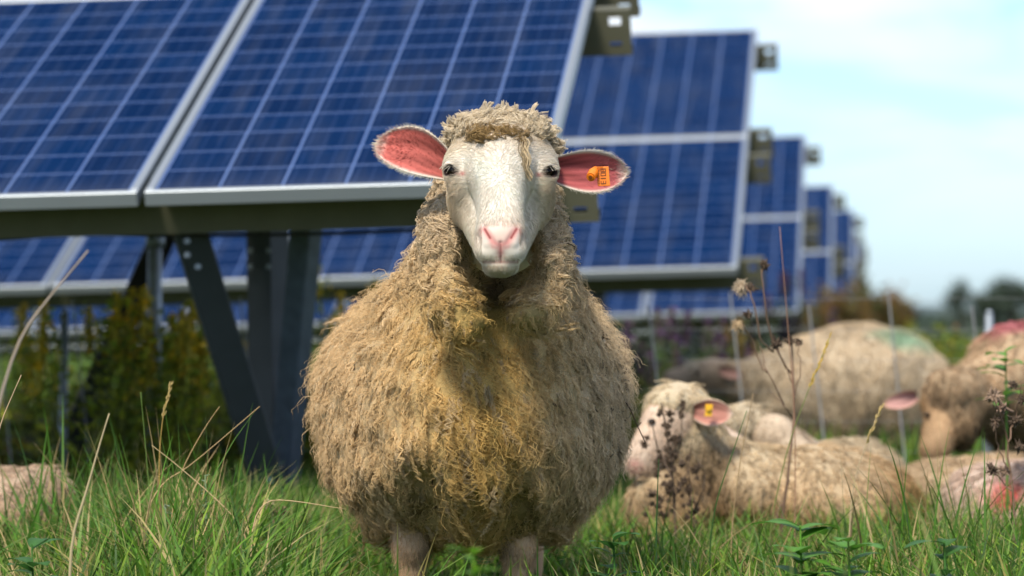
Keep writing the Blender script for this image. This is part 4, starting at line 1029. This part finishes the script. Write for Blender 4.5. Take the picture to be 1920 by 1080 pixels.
dead_weed('low dark withered weed beneath the tagged sheep chin', 7.9, [[(1305, 1020), (1296, 940), (1290, 880), 0.0022], [(1300, 960), (1318, 920), (1322, 890), 0.0013]], h3, DK)
h4 = [(1862, 742, 0.017, (0.24, 0.17, 0.12), 0), (1880, 765, 0.016, (0.22, 0.15, 0.11), 0), (1900, 720, 0.010, DK, 0), (1868, 790, 0.012, DK, 0), (1905, 790, 0.014, DK, 0), (1860, 880, 0.013, DK, 0), (1885, 885, 0.012, (0.2, 0.14, .1), 0), (1912, 840, 0.012, DK, 0), (1915, 750, 0.010, DK, 0)]
dead_weed('dry brown thistle heads at the right edge before the tan sheep', 7.3, [[(1902, 1000), (1895, 900), (1888, 820), (1862, 742), 0.0022], [(1890, 830), (1905, 780), (1915, 720), 0.0014], [(1890, 880), (1870, 840), (1866, 790), 0.0013], [(1896, 920), (1876, 900), (1860, 880), 0.0012]], h4, BR)
dead_weed('brown withered weed in the left grass near the steel post', 7.5, [[(520, 1030), (512, 980), (508, 950), 0.0018], [(513, 990), (530, 960), (535, 950), 0.0012]], [(505, 945, 0.010, (0.4, 0.36, 0.2), 0), (512, 962, 0.009, BR, 0), (530, 955, 0.010, BR, 0)], BR)

# ---- broad leaved weeds near the bottom
def leafy(label, px, py, D, n, ls, col, tall=0.5, name='leafy_weed'):
    base = W(px, py, D); base[2] = 0.0; root = empty(name, base); tag(root, label, 'weed')
    H = W(px, py, D)[2]; V = []; Fc = []; C = []; k = 0
    st = MB(); st.tube([(0, 0, -0.01), (0.004, 0, H*0.5), (0, 0, H)], [0.003, 0.0025, 0.0015], 6, np.array(col)*0.7)
    for i in range(n):
        z = H*(1-tall*rng.random()); a = i*2.4+rng.random(); L_ = ls*(0.7+0.6*rng.random()); u = np.array([math.cos(a), math.sin(a), 0.25+0.5*rng.random()]); u /= np.linalg.norm(u)
        s = np.cross(u, [0, 0, 1]); s /= np.linalg.norm(s); w = L_*0.26
        g = 8
        for q in range(g+1):
            t = q/g; c = np.array([0, 0, z])+u*L_*t-np.array([0, 0, 1])*L_*0.35*t*t; ww = w*math.sin(math.pi*min(1, t*0.93+0.05))**0.8
            for e, lift in ((-1, .12), (0, 0), (1, .12)): V.append(c+s*ww*e+np.array([0, 0, lift*ww])); C.append(np.array(col)*(0.85 if e else 1.25)*(0.8+0.1*rng.random()))
        for q in range(g):
            for e in (0, 1): b = k+q*3+e; Fc.append((b, b+1, b+4, b+3))
        k += (g+1)*3
    st.build('stem', M['stem'], root, True, True); np_mesh('leaves', np.array(V), np.array(Fc), M['leaf'], root, np.array(C))
LG = (0.10, 0.26, 0.03); MG = (0.05, 0.15, 0.03)
leafy('bright green blurred leaves right under the main sheep', 888, 1030, 4.6, 16, 0.036, (0.18, 0.38, 0.03), 0.22)
leafy('leafy green weed low in front of the tall dead weed', 1500, 985, 5.95, 18, 0.075, LG, 0.5)
leafy('leafy weed at the bottom right with upturned leaves', 1590, 1010, 5.9, 16, 0.065, LG, 0.45)
leafy('dark leafed weed at the bottom right near the edge', 1770, 1015, 6.0, 14, 0.06, MG, 0.5)
leafy('leafy weed by the foreleg on the right', 1150, 1005, 6.25, 16, 0.05, MG, 0.5)
leafy('broad leafed weed in the bottom left corner', 60, 1020, 6.1, 14, 0.055, MG, 0.5)
leafy('small whitish leafed weed in the left grass clump', 310, 945, 7.0, 26, 0.018, (0.22, 0.30, 0.18), 0.5)
leafy('small leafed weed leaning over beside the long straw', 385, 890, 7.05, 22, 0.016, (0.20, 0.28, 0.14), 0.4)
leafy('green weed sprouting in front of the tan sheep flank', 1885, 655, 8.2, 16, 0.06, (0.14, 0.30, 0.05), 0.25)

# ---- twig caught in the right flank of the fleece
tp = np.array([W(px, py, D) for px, py, D in ((1166, 742, 6.93), (1182, 768, 6.89), (1196, 800, 6.87), (1210, 830, 6.87))]); tb = tp[0].copy()
tw = empty('twig', tb); tag(tw, 'thin dark twig caught in the right flank of the main sheep', 'twig')
mb = MB(); mb.tube(tp-tb, [0.0012, 0.0013, 0.0011, 0.0008], 6, (0.05, 0.035, 0.025)); mb.tube([tp[2]-tb, tp[2]-tb+[0.006, 0, 0.008]], 0.0008, 5, (0.05, 0.035, 0.025)); mb.tube([tp[3]-tb, tp[3]-tb+[-0.003, 0, -0.001]], 0.0014, 5, (0.05, 0.035, 0.025)); mb.build('stem', M['stem'], tw, True, True)

# ================================================================ BACKGROUND PLANTS
def leaf_cloud(P, size, cols, p=None):
    n = len(P); d1 = rng.normal(size=(n, 3)); d1 /= np.linalg.norm(d1, axis=1)[:, None]; d2 = np.cross(d1, rng.normal(size=(n, 3))); d2 /= np.linalg.norm(d2, axis=1)[:, None]
    s = (size*(0.6+0.8*rng.random(n)))[:, None]
    V = np.stack([P-d1*s, P+d2*s*0.35, P+d1*s, P-d2*s*0.35], 1).reshape(-1, 3); Fq = np.arange(4*n).reshape(-1, 4)
    cols = np.array(cols); c = cols[rng.choice(len(cols), n, p=p)]*np.exp(0.25*rng.normal(size=(n, 1)))
    return V, Fq, np.repeat(c, 4, 0)
def herb(label, px, topy, D, nst, spread, leafc, plume, name='goldenrod', cat='wild flower', group='weeds growing under the solar tables', plsize=0.05, leafn=150):
    b = W(px, 0, D); b[2] = gz(D); H = W(px, topy, D)[2]-b[2]; root = empty(name, b); tag(root, label, cat, group)
    mb = MB(); LP = []; FP = []
    for i in range(nst):
        dx, dy = rng.normal(size=2)*spread; h = H*(0.72+0.28*rng.random()) if i else H
        P = np.array([[dx*0.4, dy*0.4, -0.02], [dx*.7, dy*.7, h*.5], [dx, dy, h]]); mb.tube(P, [0.004, 0.003, 0.0015], 5, (0.09, 0.10, 0.03))
        k = leafn; t = 0.1+0.85*rng.random(k); LP.append(np.stack([dx*(0.4+.6*t), dy*(.4+.6*t), h*t], 1)+rng.normal(size=(k, 3))*[0.035, 0.035, 0.02])
        k = 80; t = rng.random(k); FP.append(np.stack([np.full(k, dx), np.full(k, dy), h-0.13*t], 1)+rng.normal(size=(k, 3))*[plsize*.38, plsize*.38, .012]*(0.3+0.7*t[:, None]))
    mb.build('stem', M['stem'], root, True, True)
    v, f, c = leaf_cloud(np.vstack(LP), 0.017, leafc); np_mesh('leaves', v, f, M['leaf'], root, c, False)
    if plume is not None:
        for Q in FP:
            v, f, c = leaf_cloud(Q, 0.013, plume); zz = np.linspace(Q[:, 2].min(), Q[:, 2].max(), 6); ax = np.stack([np.full(6, Q[:, 0].mean()), np.full(6, Q[:, 1].mean()), zz], 1)
            v, f, c = join([(v, f, c), strands(ax[None], np.full((1, 6), 0.009), np.array([plume[-1]]))]); np_mesh('flower_plume', v, f, M['leaf'], root, c, False)
GL = [(0.16, 0.22, 0.02), (0.25, 0.29, 0.02), (0.11, 0.16, 0.02), (0.32, 0.34, 0.03)]; YP = [(0.75, 0.48, 0.02), (0.60, 0.42, 0.03), (0.50, 0.42, 0.05)]
PP = [(0.14, 0.06, 0.18), (0.10, 0.08, 0.05), (0.09, 0.05, 0.09)]; RB = [(0.16, 0.07, 0.035), (0.13, 0.11, 0.03), (0.22, 0.14, 0.03)]
for px, ty, D, ns, lab in [(165, 540, 10.7, 7, 'goldenrod clump below the left panel corner, highest on the left'), (245, 575, 10.75, 7, 'goldenrod clump just left of the galvanised pipe'),
                           (312, 566, 10.7, 7, 'goldenrod clump before the foot of the galvanised pipe'), (60, 570, 12.8, 6, 'goldenrod clump behind the grey fence post at far left'),
                           (350, 640, 12.0, 8, 'yellow green clump between pipe and slanting brace'), (640, 480, 13.0, 7, 'goldenrod rising between the post and the sheep shoulder'),
                           (700, 520, 13.4, 6, 'goldenrod touching the shoulder outline of the main sheep'), (420, 650, 12.8, 6, 'goldenrod half hidden by the slanting brace')]:
    herb(lab, px, ty, D, ns, 0.10, GL, YP)
for px, ty, D, ns, lab, pl in [(1190, 600, 15.0, 8, 'purple aster clump behind the fleece on the right', PP), (1290, 575, 15.4, 8, 'aster clump with purple flowers under the second table', PP),
                               (1400, 590, 15.6, 7, 'dark weed clump under the corner of the second table', RB), (1560, 560, 22.0, 8, 'brown seeding weeds rising over the grazing sheep back', RB),
                               (1640, 555, 24.0, 8, 'reddish weeds above the grazing sheep rump', RB), (1470, 585, 20, 7, 'dark weeds left of the grazing sheep back', PP),
                               (1480, 505, 21.5, 6, 'tall dark aster in front of the third table', PP)]:
    herb(lab, px, ty, D, ns, 0.13, [(0.035, 0.06, 0.02), (0.05, 0.07, 0.02), (0.03, 0.04, 0.02)] if pl is PP else [(0.06, 0.07, 0.02), (0.09, 0.06, 0.02)], pl, 'wild_aster' if pl is PP else 'seeding_weed', 'wild flower')
for px, ty, D, lab in [(1750, 628, 17, 'green yellow weeds right of the grazing sheep rump'), (1800, 622, 18, 'yellow flowering weeds left of the pink painted back'), (1700, 600, 30, 'weeds low against the sky right of the solar rows')]:
    herb(lab, px, ty, D, 7, 0.12, [(0.08, 0.16, 0.02), (0.12, 0.2, 0.03)], YP[2:]+[(0.2, 0.24, 0.03)]*3, 'goldenrod')

def undergrowth():
    Q = []
    def band(n, x0, x1, D0, D1, top):
        D = D0+(D1-D0)*rng.random(n); px = x0+(x1-x0)*rng.random(n); X = (px-960)*D/F; z0 = ground_z(D)
        H = (top-0.42+CH)*(0.65+0.45*noise3(np.stack([X*1.2, D*0.6, X*0], 1), 3.0, 77)); z = z0+np.clip(H, 0.15, 2)*rng.random(n)**0.75
        Q.append(np.stack([X, D, z], 1))
    band(38000, -500, 1200, 11.6, 15.6, 0.30); band(9000, 1100, 1560, 14.8, 19, 0.25); band(22000, 1150, 1720, 19, 30, 0.22); band(20000, 1640, 2300, 16.5, 26, 0.40)
    band(12000, -700, 1300, 17.5, 23.5, 0.28); band(9000, -700, 1700, 26, 60, 0.3)
    P = np.vstack(Q)
    v, f, c = leaf_cloud(P, 0.028, [(0.09, 0.13, 0.014), (0.14, 0.17, 0.016), (0.03, 0.045, 0.012), (0.22, 0.22, 0.02), (0.11, 0.065, 0.02), (0.34, 0.27, 0.02)], [.28, .24, .2, .13, .09, .06])
    o = np_mesh('undergrowth', v, f, M['leaf'], None, c, False); tag(o, 'dense dark weeds growing under and behind the solar tables', 'undergrowth', kind='stuff')
undergrowth()

def shrub(label, px, topy, D, wid, leafc, name, n=2600, dens=1.0, ls=0.08):
    b = W(px, 0, D); b[2] = gz(D) if D < 200 else gz(200)-(D-200)*0.0004; H = W(px, topy, D)[2]-b[2]; w = wid*D/F/2; root = empty(name, b); tag(root, label, 'tree' if name == 'tree' else 'shrub')
    mb = MB(); tips = []
    mb.tube([(0, 0, -0.1), (0.02*H, 0, H*0.3), (0.0, 0.02, H*0.6)], [0.045*H, 0.03*H, 0.014*H], 8, (0.06, 0.05, 0.04))
    for i in range(22):
        a = rng.random()*6.28; s = (0.3+0.7*rng.random()); z0 = H*(0.12+0.4*rng.random()); e = np.array([math.cos(a)*w*s, math.sin(a)*w*s, z0+(H-z0)*(0.45+0.55*rng.random())*(1-0.35*s*s)])
        m = np.array([e[0]*.45, e[1]*.45, (z0+e[2])/2+0.05*H]); mb.tube([(0, 0, z0), m, e], [0.014*H, 0.009*H, 0.003*H], 5, (0.06, 0.05, 0.04)); tips.append((m, e))
    tr = mb.build('trunk', M['stem'], root, True, True); P = []
    for m, e in tips:
        k = int(n/22); t = 0.35+0.7*rng.random(k)[:, None]; P.append(m+(e-m)*t+rng.normal(size=(k, 3))*H*0.055)
    v, f, c = leaf_cloud(np.vstack(P), ls, leafc); np_mesh('crown', v, f, M['leaf'], root, c, False)
BT = [(0.05, 0.08, 0.05), (0.07, 0.09, 0.06), (0.04, 0.06, 0.04)]
shrub('thin dark tree standing alone against the sky left of the right edge', 1800, 522, 150, 60, BT, 'tree', 1300, ls=0.07)
shrub('dark tree against the sky at the right edge, the taller one', 1900, 508, 140, 110, BT, 'tree', 3600, ls=0.07)
shrub('low dark tree filling the gap under the taller right edge tree', 1855, 545, 130, 110, BT, 'tree', 3400, ls=0.065)
shrub('bluish shrub at the low end of the solar rows', 1690, 560, 95, 50, BT, 'shrub', 1800, ls=0.07)
shrub('reddish brown bush under the narrow fourth table', 1560, 532, 29.5, 110, RB+[(0.10, 0.09, 0.02)], 'shrub', 3200, ls=0.035)
shrub('olive bush under the fifth table', 1625, 528, 38, 100, [(0.11, 0.10, 0.025), (0.07, 0.09, 0.02), (0.10, 0.05, 0.02)], 'shrub', 3200, ls=0.04)
shrub('small brown bush at the foot of the farthest tables', 1668, 548, 50, 70, RB, 'shrub', 2400, ls=0.05)
# far hedge and hills
def far():
    n = 9000; D = 170+120*rng.random(n); X = (rng.random(n)*2-1)*90; z = -0.45+1.15*rng.random(n)*(0.6+0.4*np.sin(X*0.3))
    v, f, c = leaf_cloud(np.stack([X, D, z], 1), 0.45, BT); o = np_mesh('hedgerow', v, f, M['leaf'], None, c, False); tag(o, 'far blurred hedge along the horizon', 'hedge', kind='stuff')
    xs = np.linspace(-600, 600, 90); h = 2.4+1.3*np.sin(xs*0.013+1)+0.7*np.sin(xs*0.041); V = []; 
    for x, a in zip(xs, h): V += [(x, 850, -3), (x, 900, a), (x, 1050, a-0.5), (x, 1150, -3)]
    Fq = [(i*4+j, i*4+4+j, i*4+5+j, i*4+1+j) for i in range(89) for j in range(3)]
    o = np_mesh('hills', V, Fq, mat_flat('hill_woods', (0.07, 0.10, 0.10), 0.95, 0, 0.3, 0.05)); tag(o, kind='structure')
far()

# ================================================================ FENCE (electric netting)
fx = W(0, 0, 11.0); fence = empty('electric_fence', (0, 11.0, gz(11))); tag(fence, 'pale electric netting fence with leaning stays between the sheep and the second table', 'fence')
zt = W(0, 548, 11)[2]-gz(11)
mb = MB(); 
for i in range(-3, 20):
    x = W(10+153*i+6*math.sin(i*5), 0, 11)[0]
    if 2 < i < 7: pass
    mb.tube([(x-0.035, 0.02*math.sin(i), zt*(0.97+0.03*math.sin(i*3))), (x, 0.01, zt*0.5), (x+0.03, 0, 0.02)], 0.0026, 6)
mb.build('stays', M['wire'], fence)
mb = MB()
for k in range(7):
    z = zt*(0.985-0.135*k); xs = np.linspace(-2.6, 2.6, 60)
    mb.tube(np.stack([xs, 0.012*np.sin(xs*3+k), z-0.010*np.abs(np.sin(xs*1.3+0.4))], 1), 0.0005, 5)
mb.build('strands', M['wire'], fence)
for px in (118, 1000, 1850):
    mb = MB(); x = W(px, 0, 11)[0]; t = W(px, 588, 11)[2]-gz(11)
    mb.tube([(x+0.006, -0.01, t), (x-0.003, -0.01, -0.1)], 0.0125, 10); mb.tube([(x+0.006, -0.01, t+0.012), (x+0.006, -0.01, t)], [0.006, 0.0135], 10); mb.build('post', M['galv'], fence, smooth=True)

# ================================================================ SKY, SUN, CAMERA
w = bpy.data.worlds.new('World'); SC.world = w; w.use_nodes = True; nt = w.node_tree; bg = nt.nodes['Background']
SUN_D = Vector((-0.27, -0.58, 0.77)).normalized(); el = math.asin(SUN_D.z)
sky = N(nt, 'ShaderNodeTexSky'); sky.sky_type = 'NISHITA'; sky.sun_disc = False; sky.sun_elevation = el; sky.sun_rotation = math.atan2(SUN_D.x, SUN_D.y)
sky.air_density = 1.0; sky.dust_density = 0.6
STR = 0.15
tc_ = N(nt, 'ShaderNodeTexCoord'); mp = N(nt, 'ShaderNodeMapping'); mp.inputs['Scale'].default_value = (1, 1, 3.6); L(nt, tc_.outputs['Generated'], mp.inputs['Vector'])
nz = N(nt, 'ShaderNodeTexNoise'); nz.inputs['Scale'].default_value = 11; nz.inputs['Detail'].default_value = 7; nz.inputs['Roughness'].default_value = 0.52; nz.inputs['Distortion'].default_value = 0.6; L(nt, mp.outputs[0], nz.inputs['Vector'])
rp = N(nt, 'ShaderNodeValToRGB'); rp.color_ramp.elements[0].position = 0.40; rp.color_ramp.elements[0].color = (0.1,)*3+(1,); rp.color_ramp.elements[1].position = 0.60; rp.color_ramp.elements[1].color = (1,)*4
L(nt, nz.outputs['Fac'], rp.inputs[0])
# thin cloud deck thickens with height above the horizon
sx = N(nt, 'ShaderNodeSeparateXYZ'); L(nt, tc_.outputs['Generated'], sx.inputs[0])
mr = N(nt, 'ShaderNodeMapRange'); mr.inputs[1].default_value = 0.015; mr.inputs[2].default_value = 0.07; mr.inputs[3].default_value = 0.12; mr.inputs[4].default_value = 1.0; L(nt, sx.outputs[2], mr.inputs[0])
mm = N(nt, 'ShaderNodeMath', operation='MULTIPLY'); L(nt, rp.outputs[0], mm.inputs[0]); L(nt, mr.outputs[0], mm.inputs[1])
mr2 = N(nt, 'ShaderNodeMapRange'); mr2.inputs[1].default_value = 0.12; mr2.inputs[2].default_value = 0.45; mr2.inputs[3].default_value = 1.0; mr2.inputs[4].default_value = 0.95; L(nt, sx.outputs[2], mr2.inputs[0])
mm2 = N(nt, 'ShaderNodeMath', operation='MULTIPLY'); L(nt, mm.outputs[0], mm2.inputs[0]); L(nt, mr2.outputs[0], mm2.inputs[1])
mx = N(nt, 'ShaderNodeMix', data_type='RGBA'); L(nt, mm2.outputs[0], mx.inputs[0]); tn = N(nt, 'ShaderNodeMix', data_type='RGBA', blend_type='MULTIPLY'); tn.inputs[0].default_value = 1.0; L(nt, sky.outputs[0], tn.inputs[6]); tn.inputs[7].default_value = (0.53, 0.71, 1.02, 1); L(nt, tn.outputs[2], mx.inputs[6]); mx.inputs[7].default_value = (5.2, 5.35, 5.5, 1)
L(nt, mx.outputs[2], bg.inputs['Color']); bg.inputs['Strength'].default_value = STR
sl = bpy.data.lights.new('sun', 'SUN'); sl.energy = 3.9; sl.angle = math.radians(12); sl.color = (1.0, 0.905, 0.765)
so = bpy.data.objects.new('sun', sl); COL.objects.link(so); so.rotation_euler = SUN_D.to_track_quat('Z', 'Y').to_euler()

cd = bpy.data.cameras.new('camera'); cam = bpy.data.objects.new('camera', cd); COL.objects.link(cam); SC.camera = cam
cam.location = (0, 0, CH); cd.sensor_width = 36; cd.lens = 36*F/1920; cd.clip_start = 0.1; cd.clip_end = 4000
cam.rotation_euler = (math.pi/2+math.atan(50/F), 0, 0)
cd.dof.use_dof = True; cd.dof.focus_distance = 6.45; cd.dof.aperture_fstop = 5.0
SC.view_settings.view_transform = 'Standard'; SC.view_settings.look = 'None'; SC.view_settings.gamma = 1; SC.view_settings.exposure = 0.47
SC.render.engine = 'CYCLES'; SC.cycles.max_bounces = 8; SC.cycles.diffuse_bounces = 5; SC.cycles.transmission_bounces = 4; SC.cycles.use_denoising = True
SC.cycles.caustics_reflective = False; SC.cycles.caustics_refractive = False
